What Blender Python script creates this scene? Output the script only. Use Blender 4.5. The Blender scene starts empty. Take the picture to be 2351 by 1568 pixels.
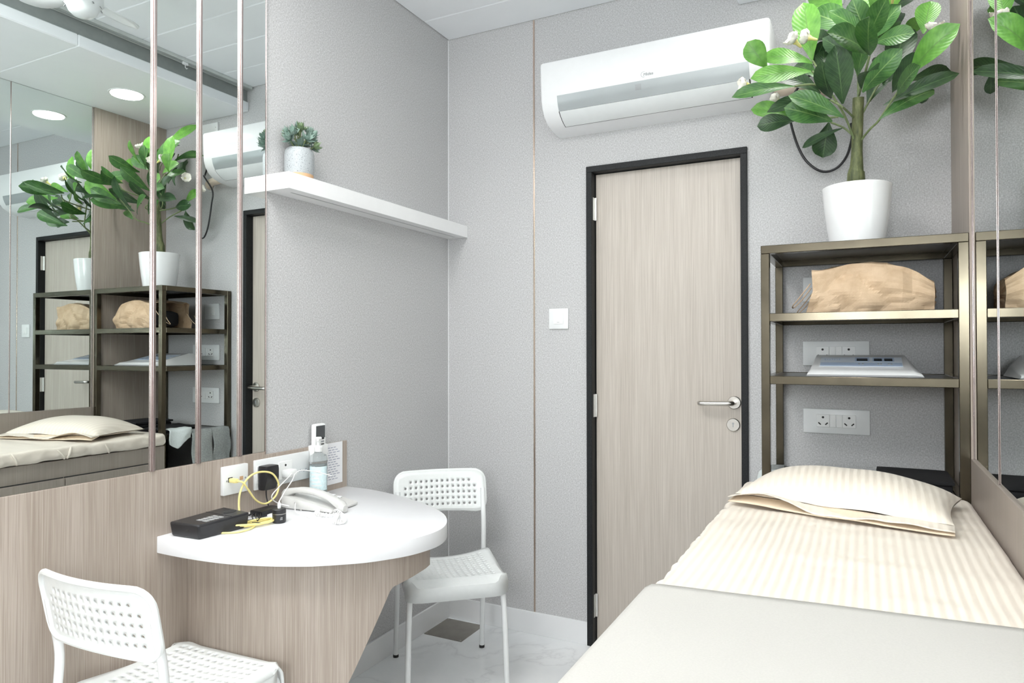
import bpy, bmesh, math, random
from mathutils import Vector, Matrix, noise
random.seed(7)
PI = math.pi
sc = bpy.context.scene
COL = sc.collection

# ------------------------------------------------------------------ camera, light, exposure
W, H, SOF, SX = 2.103, 2.816, 2.680, 1.372       # room width, high ceiling, soffit height, soffit edge
YR = -4.30                                        # wall behind the camera
cam = bpy.data.cameras.new('camera'); camo = bpy.data.objects.new('camera', cam); COL.objects.link(camo)
cam.sensor_width = 36.0; cam.lens = 1588.8 / 2351 * 36.0; cam.clip_start = 0.02
yaw, pitch, roll = (math.radians(v) for v in (26.9235, 0.6251, -0.0741))
fwd = Vector((-math.sin(yaw) * math.cos(pitch), math.cos(yaw) * math.cos(pitch), math.sin(pitch)))
rgt = Vector((math.cos(yaw), math.sin(yaw), 0)); upv = rgt.cross(fwd)
R_ = math.cos(roll) * rgt + math.sin(roll) * upv; U_ = -math.sin(roll) * rgt + math.cos(roll) * upv
camo.matrix_world = Matrix(((R_.x, U_.x, -fwd.x, 1.811), (R_.y, U_.y, -fwd.y, -2.879), (R_.z, U_.z, -fwd.z, 1.30), (0, 0, 0, 1)))
sc.camera = camo
wd = bpy.data.worlds.new('world'); sc.world = wd; wd.use_nodes = True
wd.node_tree.nodes['Background'].inputs[0].default_value = (0.9, 0.95, 1.0, 1)
wd.node_tree.nodes['Background'].inputs[1].default_value = 0.3
sc.view_settings.view_transform = 'Standard'; sc.view_settings.look = 'None'
sc.view_settings.exposure = 0.12; sc.view_settings.gamma = 1.0; sc.view_settings.use_curve_mapping = False
try:
    sc.cycles.glossy_bounces = 8; sc.cycles.max_bounces = 14; sc.cycles.diffuse_bounces = 6
except Exception: pass
LAMP_COL = (1.0, 0.985, 0.965)
FILL_PANELS = [(0.66, -1.95, 0.6, 0.6, 1.5), (0.66, -3.25, 0.6, 0.6, 6)]          # unseen square ceiling lamps added to light the room
DOWN = [(1.74, -0.50, 2.6), (1.74, -1.72, 3.0), (1.74, -2.94, 4.0)]              # round downlights in the soffit

FILL_WINDOW = (1.42, 2.00, 1.35, 1.98, 25)                                         # added glowing window behind the camera, stands in for its flash: x0, x1, z0, z1, W

# ------------------------------------------------------------------ materials
MATS = {}
def mk(name):
    m = bpy.data.materials.new(name); m.use_nodes = True; MATS[name] = m
    nt = m.node_tree; return m, nt, nt.nodes['Principled BSDF']
def nd(nt, t, **kw):
    n = nt.nodes.new(t)
    for k, v in kw.items(): setattr(n, k, v)
    return n
def coords(nt, scale=(1, 1, 1), kind='Object'):
    tc = nd(nt, 'ShaderNodeTexCoord'); mp = nd(nt, 'ShaderNodeMapping'); mp.inputs['Scale'].default_value = scale
    nt.links.new(tc.outputs[kind], mp.inputs[0]); return mp.outputs[0]
def noisetex(nt, vec, scale, detail=4, rough=0.5):
    n = nd(nt, 'ShaderNodeTexNoise'); n.inputs['Scale'].default_value = scale; n.inputs['Detail'].default_value = detail
    n.inputs['Roughness'].default_value = rough
    nt.links.new(vec, n.inputs['Vector']); return n.outputs['Fac']
def ramp(nt, fac, stops):
    r = nd(nt, 'ShaderNodeValToRGB'); e = r.color_ramp.elements
    while len(e) < len(stops): e.new(0.5)
    for i, (p, c) in enumerate(stops): e[i].position = p; e[i].color = (*c, 1)
    nt.links.new(fac, r.inputs[0]); return r.outputs[0]
def bump(nt, bs, fac, strength, dist=0.001):
    b = nd(nt, 'ShaderNodeBump'); b.inputs['Strength'].default_value = strength; b.inputs['Distance'].default_value = dist
    nt.links.new(fac, b.inputs['Height']); nt.links.new(b.outputs[0], bs.inputs['Normal'])
def plain(name, col, rough=0.5, metal=0.0, var=0.06, scale=30, bmp=0.0, **kw):
    m, nt, b = mk(name)
    f = noisetex(nt, coords(nt), scale)
    lo = tuple(max(0, c * (1 - var)) for c in col); hi = tuple(min(1, c * (1 + var)) for c in col)
    nt.links.new(ramp(nt, f, [(0.3, lo), (0.7, hi)]), b.inputs['Base Color'])
    b.inputs['Roughness'].default_value = rough; b.inputs['Metallic'].default_value = metal
    if bmp: bump(nt, b, f, bmp)
    for k, v in kw.items(): b.inputs[k].default_value = v
    return m
def math_(nt, op, a, b=None):
    n = nd(nt, 'ShaderNodeMath', operation=op)
    for i, v in enumerate((a, b)):
        if v is None: continue
        if isinstance(v, (int, float)): n.inputs[i].default_value = v
        else: nt.links.new(v, n.inputs[i])
    return n.outputs[0]

# woven grey wallpaper
m, nt, b = mk('wallpaper')
f1 = noisetex(nt, coords(nt, (150, 150, 380)), 1.0, 2); f2 = noisetex(nt, coords(nt, (360, 360, 140)), 1.0, 2)
mx = math_(nt, 'ADD', math_(nt, 'MULTIPLY', f1, 0.5), math_(nt, 'MULTIPLY', f2, 0.5))
nt.links.new(ramp(nt, mx, [(0.40, (0.425, 0.423, 0.426)), (0.5, (0.51, 0.508, 0.512)), (0.60, (0.61, 0.609, 0.615))]), b.inputs['Base Color'])
b.inputs['Roughness'].default_value = 0.62; bump(nt, b, mx, 0.3, 0.001)
# vertical-grain greige laminate
def laminate(name, dark, mid, light, sc_=1.0):
    m, nt, b = mk(name)
    v = coords(nt, (330 * sc_, 330 * sc_, 4.0)); g = noisetex(nt, v, 1.0, 3, 0.6)
    g2 = noisetex(nt, coords(nt, (28 * sc_, 28 * sc_, 0.6)), 1.0, 3)
    mx = math_(nt, 'ADD', math_(nt, 'MULTIPLY', g, 0.72), math_(nt, 'MULTIPLY', g2, 0.28))
    nt.links.new(ramp(nt, mx, [(0.36, dark), (0.5, mid), (0.63, light)]), b.inputs['Base Color'])
    b.inputs['Roughness'].default_value = 0.42; bump(nt, b, g, 0.12, 0.0006); return m
laminate('laminate', (0.315, 0.258, 0.215), (0.385, 0.325, 0.277), (0.465, 0.402, 0.35))
laminate('door_laminate', (0.435, 0.388, 0.338), (0.50, 0.45, 0.398), (0.565, 0.515, 0.46))
laminate('panel_plain', (0.265, 0.226, 0.196), (0.295, 0.253, 0.22), (0.325, 0.28, 0.245))
# white marble floor with soft grey veins
m, nt, b = mk('marble')
v = coords(nt); d = noisetex(nt, v, 2.2, 6, 0.6)
vn = nd(nt, 'ShaderNodeTexNoise'); vn.inputs['Scale'].default_value = 1.6; vn.inputs['Detail'].default_value = 8; vn.inputs['Distortion'].default_value = 1.4
nt.links.new(v, vn.inputs['Vector'])
vein = math_(nt, 'ABSOLUTE', math_(nt, 'SUBTRACT', vn.outputs['Fac'], 0.5))
veinc = ramp(nt, vein, [(0.0, (0.74, 0.75, 0.765)), (0.006, (0.81, 0.825, 0.835)), (0.03, (0.86, 0.875, 0.885))])
cl = ramp(nt, d, [(0.3, (0.88, 0.89, 0.90)), (0.65, (1, 1, 1))])
mixn = nd(nt, 'ShaderNodeMix', data_type='RGBA', blend_type='MULTIPLY'); mixn.inputs[0].default_value = 1
nt.links.new(veinc, mixn.inputs[6]); nt.links.new(cl, mixn.inputs[7]); nt.links.new(mixn.outputs[2], b.inputs['Base Color'])
b.inputs['Roughness'].default_value = 0.14
plain('baseboard_white', (0.80, 0.81, 0.82), 0.2, var=0.02, scale=4)
plain('ceiling_white', (0.87, 0.895, 0.92), 0.38, var=0.01, scale=6)
plain('fascia_shade', (0.27, 0.29, 0.285), 0.35, var=0.05)  # shade on the soffit fascia is put into this dark grey
plain('alu', (0.62, 0.65, 0.63), 0.35, 0.6, var=0.04)
plain('rear_wall', (0.80, 0.80, 0.79), 0.6, var=0.02)
m, nt, b = mk('mirror')
b.inputs['Metallic'].default_value = 1; b.inputs['Roughness'].default_value = 0.0
f = noisetex(nt, coords(nt), 2); nt.links.new(ramp(nt, f, [(0.3, (0.84, 0.885, 0.875)), (0.7, (0.85, 0.89, 0.88))]), b.inputs['Base Color'])
plain('rose_gold', (0.50, 0.42, 0.405), 0.24, 0.9, var=0.05, scale=60)
plain('brass_trim', (0.62, 0.50, 0.42), 0.22, 0.9, var=0.08, scale=8)
plain('bronze', (0.092, 0.079, 0.056), 0.2, 0.85, var=0.25, scale=7, bmp=0.02)
plain('dark_steel', (0.055, 0.052, 0.055), 0.28, 0.5, var=0.1, scale=9)
plain('steel', (0.56, 0.54, 0.51), 0.28, 1.0, var=0.05, scale=40)
plain('hinge_steel', (0.75, 0.74, 0.72), 0.3, 0.8, var=0.05)
m, nt, b = mk('granite')
f = noisetex(nt, coords(nt), 420, 3, 0.7)
nt.links.new(ramp(nt, f, [(0.45, (0.008, 0.009, 0.010)), (0.62, (0.022, 0.024, 0.026)), (0.76, (0.11, 0.115, 0.12))]), b.inputs['Base Color'])
b.inputs['Roughness'].default_value = 0.5; b.inputs['Specular IOR Level'].default_value = 0.25; bump(nt, b, f, 0.2)
plain('white_gloss', (0.86, 0.865, 0.87), 0.16, var=0.01)
plain('white_plastic', (0.84, 0.85, 0.845), 0.38, var=0.015)
plain('chair_plastic', (0.80, 0.825, 0.82), 0.42, var=0.015, scale=60)
plain('chair_tube', (0.82, 0.835, 0.84), 0.25, var=0.01)
plain('table_white', (0.80, 0.805, 0.825), 0.22, var=0.008)
plain('plate_white', (0.80, 0.815, 0.82), 0.3, var=0.015)
plain('ac_white', (0.87, 0.88, 0.89), 0.28, var=0.01)
plain('ac_silver', (0.40, 0.43, 0.44), 0.3, 0.25, var=0.04, scale=5)
plain('ac_flap', (0.78, 0.81, 0.815), 0.3, var=0.015)
plain('grey_print', (0.35, 0.36, 0.37), 0.5, var=0.05)
plain('black_plastic', (0.018, 0.018, 0.021), 0.32, var=0.15)
plain('black_matte', (0.007, 0.007, 0.009), 0.85, var=0.2)
plain('hole_dark', (0.03, 0.03, 0.03), 0.8, var=0.1)
plain('rubber', (0.03, 0.03, 0.03), 0.7, var=0.1)
plain('cable_yellow', (0.84, 0.73, 0.30), 0.45, var=0.06)
plain('cable_white', (0.84, 0.83, 0.82), 0.4, var=0.02)
plain('phone_white', (0.64, 0.635, 0.62), 0.34, var=0.02)
plain('paper', (0.82, 0.82, 0.84), 0.8, var=0.015)
plain('ink', (0.25, 0.27, 0.36), 0.8, var=0.1)
plain('print_blue', (0.42, 0.52, 0.68), 0.4, var=0.05)
plain('print_blue_pale', (0.66, 0.72, 0.80), 0.4, var=0.03)
plain('lcd', (0.01, 0.018, 0.03), 0.12, var=0.1)
plain('terracotta', (0.60, 0.38, 0.22), 0.7, var=0.1)
plain('soil', (0.05, 0.045, 0.03), 0.9, var=0.3, scale=200)
plain('drain_metal', (0.30, 0.28, 0.25), 0.33, 0.7, var=0.12, scale=12)
plain('towel', (0.36, 0.38, 0.375), 0.95, var=0.18, scale=140, bmp=0.8)
plain('tissue', (0.66, 0.71, 0.71), 0.9, var=0.08, scale=260, bmp=0.7)
plain('grey_blanket', (0.455, 0.442, 0.418), 0.85, var=0.03, scale=300, bmp=0.15)
plain('hem_tan', (0.72, 0.60, 0.46), 0.85, var=0.04)
plain('fan_white', (0.85, 0.87, 0.88), 0.3, var=0.01)
plain('flower_white', (0.88, 0.86, 0.78), 0.6, var=0.03)
plain('flower_yellow', (0.72, 0.68, 0.25), 0.6, var=0.1)
plain('pipe_beige', (0.66, 0.56, 0.46), 0.7, var=0.06)
plain('sleeve_grey', (0.55, 0.55, 0.55), 0.6, var=0.05)
# speckled grey glaze
m, nt, b = mk('speckled_glaze')
f = noisetex(nt, coords(nt), 320, 2, 0.5)
nt.links.new(ramp(nt, f, [(0.30, (0.10, 0.11, 0.12)), (0.38, (0.36, 0.385, 0.40)), (0.6, (0.42, 0.445, 0.46))]), b.inputs['Base Color']); b.inputs['Roughness'].default_value = 0.4
# sateen-striped cream sheet
def sheet(name, cols, axis=0, period=0.019, rough=0.55):
    m, nt, b = mk(name)
    tc = nd(nt, 'ShaderNodeTexCoord'); sp = nd(nt, 'ShaderNodeSeparateXYZ'); nt.links.new(tc.outputs['Object'], sp.inputs[0])
    s = math_(nt, 'SINE', math_(nt, 'MULTIPLY', sp.outputs[axis], 2 * PI / period))
    s = math_(nt, 'MULTIPLY', math_(nt, 'ADD', s, 1.0), 0.5)
    nt.links.new(ramp(nt, s, [(0.35, cols[0]), (0.65, cols[1])]), b.inputs['Base Color'])
    nt.links.new(ramp(nt, s, [(0.35, (0.34,) * 3), (0.65, (0.62,) * 3)]), b.inputs['Roughness'])
    f = noisetex(nt, coords(nt), 900, 2); bump(nt, b, f, 0.08)
    b.inputs['Sheen Weight'].default_value = 0.1; return m
sheet('sheet_cream', ((0.70, 0.63, 0.548), (0.745, 0.68, 0.598)))
sheet('pillow_cream', ((0.69, 0.622, 0.535), (0.74, 0.675, 0.588)))
# kraft paper
m, nt, b = mk('kraft')
f = noisetex(nt, coords(nt), 26, 6, 0.6)
nt.links.new(ramp(nt, f, [(0.3, (0.50, 0.355, 0.225)), (0.7, (0.62, 0.46, 0.31))]), b.inputs['Base Color']); b.inputs['Roughness'].default_value = 0.62; bump(nt, b, f, 0.35, 0.006)
# trunk
m, nt, b = mk('trunk')
f = noisetex(nt, coords(nt, (60, 60, 14)), 1.0, 6, 0.7)
nt.links.new(ramp(nt, f, [(0.35, (0.045, 0.06, 0.025)), (0.55, (0.13, 0.15, 0.06)), (0.7, (0.22, 0.23, 0.11))]), b.inputs['Base Color']); b.inputs['Roughness'].default_value = 0.6; bump(nt, b, f, 0.6, 0.003)
plain('stem_green', (0.16, 0.21, 0.09), 0.55, var=0.2, scale=60)
# leaves: UV x runs across the blade, y along it
def leafmat(name, c0, c1, rib):
    m, nt, b = mk(name)
    tc = nd(nt, 'ShaderNodeTexCoord'); sp = nd(nt, 'ShaderNodeSeparateXYZ'); nt.links.new(tc.outputs['UV'], sp.inputs[0])
    ax = math_(nt, 'ABSOLUTE', math_(nt, 'SUBTRACT', sp.outputs[0], 0.5))
    nz = noisetex(nt, coords(nt), 45, 4)
    base = ramp(nt, nz, [(0.3, c0), (0.7, c1)])
    side = math_(nt, 'SINE', math_(nt, 'MULTIPLY', math_(nt, 'SUBTRACT', sp.outputs[1], math_(nt, 'MULTIPLY', ax, 0.55)), 75.0))
    sv = math_(nt, 'MULTIPLY', math_(nt, 'GREATER_THAN', side, 0.93), 0.28)
    mid = math_(nt, 'LESS_THAN', ax, 0.022)
    fac = math_(nt, 'MAXIMUM', sv, math_(nt, 'MULTIPLY', mid, 0.75))
    mx = nd(nt, 'ShaderNodeMix', data_type='RGBA'); nt.links.new(fac, mx.inputs[0]); nt.links.new(base, mx.inputs[6]); mx.inputs[7].default_value = (*rib, 1)
    nt.links.new(mx.outputs[2], b.inputs['Base Color']); b.inputs['Roughness'].default_value = 0.38
    try: b.inputs['Transmission Weight'].default_value = 0.0
    except Exception: pass
    bump(nt, b, side, 0.15, 0.001); return m
leafmat('leaf_dark', (0.014, 0.045, 0.016), (0.035, 0.09, 0.028), (0.10, 0.19, 0.07))
leafmat('leaf_mid', (0.028, 0.10, 0.024), (0.07, 0.185, 0.04), (0.19, 0.32, 0.10))
leafmat('leaf_light', (0.075, 0.235, 0.03), (0.155, 0.37, 0.06), (0.10, 0.22, 0.05))
leafmat('leaf_sage', (0.15, 0.24, 0.20), (0.26, 0.36, 0.31), (0.45, 0.55, 0.48))
leafmat('leaf_moss', (0.10, 0.17, 0.08), (0.24, 0.33, 0.18), (0.40, 0.50, 0.30))
def glassmat(name, col, rough=0.03):
    m, nt, b = mk(name)
    f = noisetex(nt, coords(nt), 8); nt.links.new(ramp(nt, f, [(0.3, col), (0.7, tuple(min(1, c * 1.02) for c in col))]), b.inputs['Base Color'])
    b.inputs['Transmission Weight'].default_value = 0.9; b.inputs['Roughness'].default_value = rough; b.inputs['IOR'].default_value = 1.3; return m
glassmat('bottle_clear', (0.93, 0.97, 0.98)); glassmat('gel', (0.76, 0.93, 0.94), 0.08)
plain('remote_dark', (0.07, 0.075, 0.08), 0.3, var=0.1)
plain('label_blue', (0.68, 0.83, 0.86), 0.5, var=0.1, scale=120)
m, nt, b = mk('lamp_diffuser')
b.inputs['Base Color'].default_value = (1, 1, 1, 1)
f = noisetex(nt, coords(nt), 3); nt.links.new(ramp(nt, f, [(0, (1.0, 0.985, 0.965)), (1, (1.0, 0.985, 0.965))]), b.inputs['Emission Color']); b.inputs['Emission Strength'].default_value = 9.0
plain('fill_diffuser', (0.95, 0.95, 0.95), 0.5, var=0.01); MATS['fill_diffuser'].node_tree.nodes['Principled BSDF'].inputs['Emission Color'].default_value = (1, 0.99, 0.975, 1); MATS['fill_diffuser'].node_tree.nodes['Principled BSDF'].inputs['Emission Strength'].default_value = 13.0  # added lamps glow at the sides too, to brighten the ceiling
plain('fill_glow', (0.9, 0.93, 0.95), 0.5, var=0.01); MATS['fill_glow'].node_tree.nodes['Principled BSDF'].inputs['Emission Color'].default_value = (0.93, 0.97, 1, 1); MATS['fill_glow'].node_tree.nodes['Principled BSDF'].inputs['Emission Strength'].default_value = 2.0  # glow of the added rear window

# ------------------------------------------------------------------ mesh helpers
class MB:
    def __init__(s): s.v = []; s.f = []; s.uv = None
    def add(s, v, f):
        o = len(s.v); s.v += [tuple(p) for p in v]; s.f += [tuple(i + o for i in q) for q in f]; return s
    def box(s, a, b, bev=0.0, seg=2):
        x0, y0, z0 = a; x1, y1, z1 = b
        if bev <= 0:
            return s.add([(x0, y0, z0), (x1, y0, z0), (x1, y1, z0), (x0, y1, z0), (x0, y0, z1), (x1, y0, z1), (x1, y1, z1), (x0, y1, z1)],
                         [(0, 3, 2, 1), (4, 5, 6, 7), (0, 1, 5, 4), (1, 2, 6, 5), (2, 3, 7, 6), (3, 0, 4, 7)])
        bm = bmesh.new(); bmesh.ops.create_cube(bm, size=1)
        for v in bm.verts: v.co = Vector(((x0 + x1) / 2 + v.co.x * (x1 - x0), (y0 + y1) / 2 + v.co.y * (y1 - y0), (z0 + z1) / 2 + v.co.z * (z1 - z0)))
        bmesh.ops.bevel(bm, geom=bm.edges[:], offset=bev, segments=seg, profile=0.5, affect='EDGES', clamp_overlap=True)
        return s.bm(bm)
    def bm(s, bm):
        bm.verts.index_update(); s.add([v.co[:] for v in bm.verts], [[v.index for v in f.verts] for f in bm.faces]); bm.free(); return s
    def tube(s, pts, r, n=8, closed=False, caps=True):
        pts = [Vector(p) for p in pts]; k = len(pts)
        rr = r if isinstance(r, (list, tuple)) else [r] * k
        o = len(s.v); prev = None
        for i, p in enumerate(pts):
            if closed: t = (pts[(i + 1) % k] - pts[i - 1])
            else: t = (pts[min(i + 1, k - 1)] - pts[max(i - 1, 0)])
            t.normalize()
            if prev is None:
                a = Vector((0, 0, 1)) if abs(t.z) < 0.9 else Vector((1, 0, 0)); u = t.cross(a).normalized()
            else: u = (prev - t * prev.dot(t)).normalized()
            prev = u; w = t.cross(u)
            for j in range(n):
                an = 2 * PI * j / n; s.v.append(tuple(p + (u * math.cos(an) + w * math.sin(an)) * rr[i]))
        for i in range(k if closed else k - 1):
            for j in range(n):
                a, b2 = o + i * n, o + ((i + 1) % k) * n
                s.f.append((a + j, a + (j + 1) % n, b2 + (j + 1) % n, b2 + j))
        if caps and not closed:
            s.f.append(tuple(o + j for j in reversed(range(n)))); s.f.append(tuple(o + (k - 1) * n + j for j in range(n)))
        return s
    def lathe(s, prof, c=(0, 0, 0), n=32, ax='z'):
        o = len(s.v)
        for r, h in prof:
            for j in range(n):
                a = 2 * PI * j / n; p = (r * math.cos(a), r * math.sin(a), h)
                if ax == 'y': p = (p[0], -p[2], p[1])
                if ax == 'x': p = (p[2], p[0], p[1])
                s.v.append((c[0] + p[0], c[1] + p[1], c[2] + p[2]))
        for i in range(len(prof) - 1):
            for j in range(n):
                s.f.append((o + i * n + j, o + i * n + (j + 1) % n, o + (i + 1) * n + (j + 1) % n, o + (i + 1) * n + j))
        if prof[0][0] > 1e-6: s.f.append(tuple(o + j for j in reversed(range(n))))
        if prof[-1][0] > 1e-6: s.f.append(tuple(o + (len(prof) - 1) * n + j for j in range(n)))
        return s
    def prism(s, poly, z0, z1):
        n = len(poly); return s.add([(x, y, z0) for x, y in poly] + [(x, y, z1) for x, y in poly],
            [tuple(reversed(range(n))), tuple(range(n, 2 * n))] + [(i, (i + 1) % n, n + (i + 1) % n, n + i) for i in range(n)])
    def grid(s, fn, nu, nv, closed_u=False):
        o = len(s.v)
        for i in range(nu + 1):
            for j in range(nv + 1): s.v.append(tuple(fn(i / nu, j / nv)))
        for i in range(nu):
            for j in range(nv):
                a = o + i * (nv + 1) + j; s.f.append((a, a + nv + 1, a + nv + 2, a + 1))
        return s
    def xform(s, M): s.v = [tuple(M @ Vector(p)) for p in s.v]; return s
ORI = {}
def mesh_of(name, mb, mat, smooth=True, off=Vector((0, 0, 0)), fix=True):
    me = bpy.data.meshes.new(name); me.from_pydata([tuple(Vector(p) - off) for p in mb.v], [], mb.f); me.validate()
    if fix:
        bm = bmesh.new(); bm.from_mesh(me); bmesh.ops.remove_doubles(bm, verts=bm.verts, dist=1e-6); bmesh.ops.recalc_face_normals(bm, faces=bm.faces); bm.to_mesh(me); bm.free()
    if mat: me.materials.append(MATS[mat])
    if smooth:
        for p in me.polygons: p.use_smooth = True
        try: me.set_sharp_from_angle(angle=math.radians(38))
        except Exception: pass
    return me
def put(name, mb, mat, parent=None, smooth=True, origin=None, fix=True):
    if parent is not None: off = ORI[parent]
    elif origin is not None: off = Vector(origin)
    else:
        xs = [p[0] for p in mb.v]; ys = [p[1] for p in mb.v]; zs = [p[2] for p in mb.v]
        off = Vector(((min(xs) + max(xs)) / 2, (min(ys) + max(ys)) / 2, min(zs)))
    o = bpy.data.objects.new(name, mesh_of(name, mb, mat, smooth, off, fix)); COL.objects.link(o)
    if parent is not None: o.parent = parent
    else: o.location = off
    ORI[o] = off; return o
def tag(o, label=None, cat=None, group=None, kind=None):
    if label: o['label'] = label
    if cat: o['category'] = cat
    if group: o['group'] = group
    if kind: o['kind'] = kind
    return o
def thing(name, loc, label, cat, group=None):
    o = bpy.data.objects.new(name, None); COL.objects.link(o); o.location = loc; o.empty_display_size = 0.05
    ORI[o] = Vector(loc); return tag(o, label, cat, group)
def struct(name, mb, mat, label=None, smooth=False, origin=(0, 0, 0)):
    return tag(put(name, mb, mat, None, smooth, origin), label, None, None, 'structure')
def box(a, b, bev=0.0, seg=2): return MB().box(a, b, bev, seg)
def tube(p, r, n=8, closed=False): return MB().tube(p, r, n, closed)
def lathe(p, c=(0, 0, 0), n=32, ax='z'): return MB().lathe(p, c, n, ax)
def smoothpts(pts, k=6):
    P = [Vector(p) for p in pts]; out = []
    for i in range(len(P) - 1):
        p0, p1, p2, p3 = P[max(i - 1, 0)], P[i], P[i + 1], P[min(i + 2, len(P) - 1)]
        for j in range(k):
            t = j / k
            out.append(0.5 * ((2 * p1) + (p2 - p0) * t + (2 * p0 - 5 * p1 + 4 * p2 - p3) * t * t + (3 * p1 - p0 - 3 * p2 + p3) * t ** 3))
    out.append(P[-1]); return out
def rounded(a, b, r, n=(8, 8, 8)):
    """box a..b with rounded edges, evenly subdivided so it can be deformed"""
    a = Vector(a); b = Vector(b); mb = MB()
    def face(ax, sgn):
        u, v = [(1, 2), (2, 0), (0, 1)][ax]; nu, nv = n[u], n[v]
        def fn(s, t):
            p = [0, 0, 0]; p[ax] = (b if sgn > 0 else a)[ax]; p[u] = a[u] + (b[u] - a[u]) * s; p[v] = a[v] + (b[v] - a[v]) * t
            p = Vector(p); q = Vector([min(max(p[i], a[i] + r), b[i] - r) for i in range(3)]); d = p - q
            return q + d.normalized() * r if d.length > 1e-9 else p
        mb.grid(fn, nu, nv)
    for ax in range(3):
        for sg in (-1, 1): face(ax, sg)
    return mb
def textmesh(name, body, size, extrude, mat, parent, M, shear=0.0):
    cu = bpy.data.curves.new(name, 'FONT'); cu.body = body; cu.size = size; cu.extrude = extrude; cu.shear = shear; cu.align_x = 'CENTER'; cu.resolution_u = 3
    to = bpy.data.objects.new('tmp_text', cu); COL.objects.link(to)
    dg = bpy.context.evaluated_depsgraph_get(); me = bpy.data.meshes.new_from_object(to.evaluated_get(dg)); me.name = name
    bpy.data.objects.remove(to); bpy.data.curves.remove(cu)
    me.transform(M); me.transform(Matrix.Translation(-ORI[parent])); me.materials.clear(); me.materials.append(MATS[mat])
    o = bpy.data.objects.new(name, me); COL.objects.link(o); o.parent = parent; ORI[o] = ORI[parent]; return o
def nz(p, s=1.0, seed=0.0): return noise.noise(Vector(p) * s + Vector((seed, seed * 1.7, seed * 0.3)))

# ------------------------------------------------------------------ room shell
T = 0.12
fl = struct('floor', box((-0.0, YR, -0.06), (W, 0.10, 0.0)), 'marble', 'white veined marble floor')
D0, D1, DT = 0.723, 1.403, 2.104
mb = box((-T, 0, 0), (D0, T, 2.95)); mb.box((D1, 0, 0), (W + T, T, 2.95)); mb.box((D0, 0, DT), (D1, T, 2.95))
struct('wall_back', mb, 'wallpaper', 'grey woven wallpaper wall around the door')
wl = struct('wall_left', box((-T, YR, 0), (0, 0, 2.95)), 'wallpaper', 'grey woven wallpaper wall on the left')
put('laminate_panel', box((0, YR, 0), (0.006, -1.168, 0.954), 0.0012, 1), 'laminate', wl, False)
put('laminate_panel', box((0, -1.168, 0), (0.006, -0.752, 0.944), 0.0012, 1), 'laminate', wl, False)
wr = struct('wall_right', box((W, YR, 0), (W + T, 0, 2.95)), 'rear_wall', 'right wall clad in greige laminate and mirror')
put('laminate_panel', box((W - 0.012, -0.455, 0), (W, 0, SOF), 0.001, 1), 'laminate', wr, False)
put('laminate_panel', box((W - 0.012, YR, 0), (W, -0.457, 0.9755), 0.001, 1), 'panel_plain', wr, False)
wx0, wx1, wz0, wz1, wpow = FILL_WINDOW
mb = box((-T, YR - T, 0), (wx0, YR, 2.95)); mb.box((wx1, YR - T, 0), (W + T, YR, 2.95)); mb.box((wx0, YR - T, 0), (wx1, YR, wz0)); mb.box((wx0, YR - T, wz1), (wx1, YR, 2.95))
struct('wall_rear', mb, 'rear_wall', 'plain white wall behind the camera')
mb = MB()
for a, b2 in (((wx0, wz0), (wx1, wz0 + .04)), ((wx0, wz1 - .04), (wx1, wz1)), ((wx0, wz0 + .04), (wx0 + .04, wz1 - .04)), ((wx1 - .04, wz0 + .04), (wx1, wz1 - .04)), (((wx0 + wx1) / 2 - .02, wz0 + .04), ((wx0 + wx1) / 2 + .02, wz1 - .04))):
    mb.box((a[0], YR - 0.06, a[1]), (b2[0], YR - 0.02, b2[1]))
wn = struct('fill_window_1', mb, 'alu', 'added glowing window standing in for camera flash')
for a, b2 in ((wx0 + .04, (wx0 + wx1) / 2 - .02), ((wx0 + wx1) / 2 + .02, wx1 - .04)): put('pane', box((a, YR - 0.045, wz0 + .04), (b2, YR - 0.040, wz1 - .04)), 'fill_glow', wn, False)
wl_ = bpy.data.lights.new('flash_fill', 'AREA'); wl_.shape = 'RECTANGLE'; wl_.size = wx1 - wx0 - .1; wl_.size_y = wz1 - wz0 - .1; wl_.energy = wpow; wl_.color = (0.93, 0.97, 1.0)  # added frontal fill in place of a camera flash
wo = bpy.data.objects.new('flash_fill', wl_); COL.objects.link(wo); wo.location = ((wx0 + wx1) / 2, YR - 0.03, (wz0 + wz1) / 2); wo.rotation_euler = (PI / 2, 0, 0)
# ceilings: planks with V joints
ce = struct('ceiling', box((0, YR, H + 0.012), (SX + 0.1, 0, H + 0.06)), 'ceiling_white', 'white plank ceiling with bright joints')
y = 0.0; ys = [0.0, -0.220]
while ys[-1] > YR: ys.append(ys[-1] - 0.236)
ys[-1] = YR
for k in range(len(ys) - 1):
    put('ceiling_plank', box((0.001, ys[k + 1], H), (SX + 0.03, ys[k], H + 0.012), 0.0055, 1), 'ceiling_white', ce, False)
so = struct('ceiling_soffit', box((SX + 0.03, YR, SOF + 0.014), (W, 0, H + 0.05)), 'ceiling_white', 'lowered white soffit over the couch')
for a, b2 in ((-0.98, 0), (-2.0, -0.98), (-3.0, -2.0), (YR, -3.0)):
    put('soffit_board', box((SX, a, SOF), (W, b2, SOF + 0.055), 0.005, 1), 'ceiling_white', so, False)
put('fascia', box((SX + 0.014, YR, SOF + 0.055), (SX + 0.03, 0, H)), 'fascia_shade', so, False)
put('edge_trim', box((SX + 0.002, YR, H - 0.014), (SX + 0.014, 0, H), 0.002, 1), 'alu', so, False)
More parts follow.
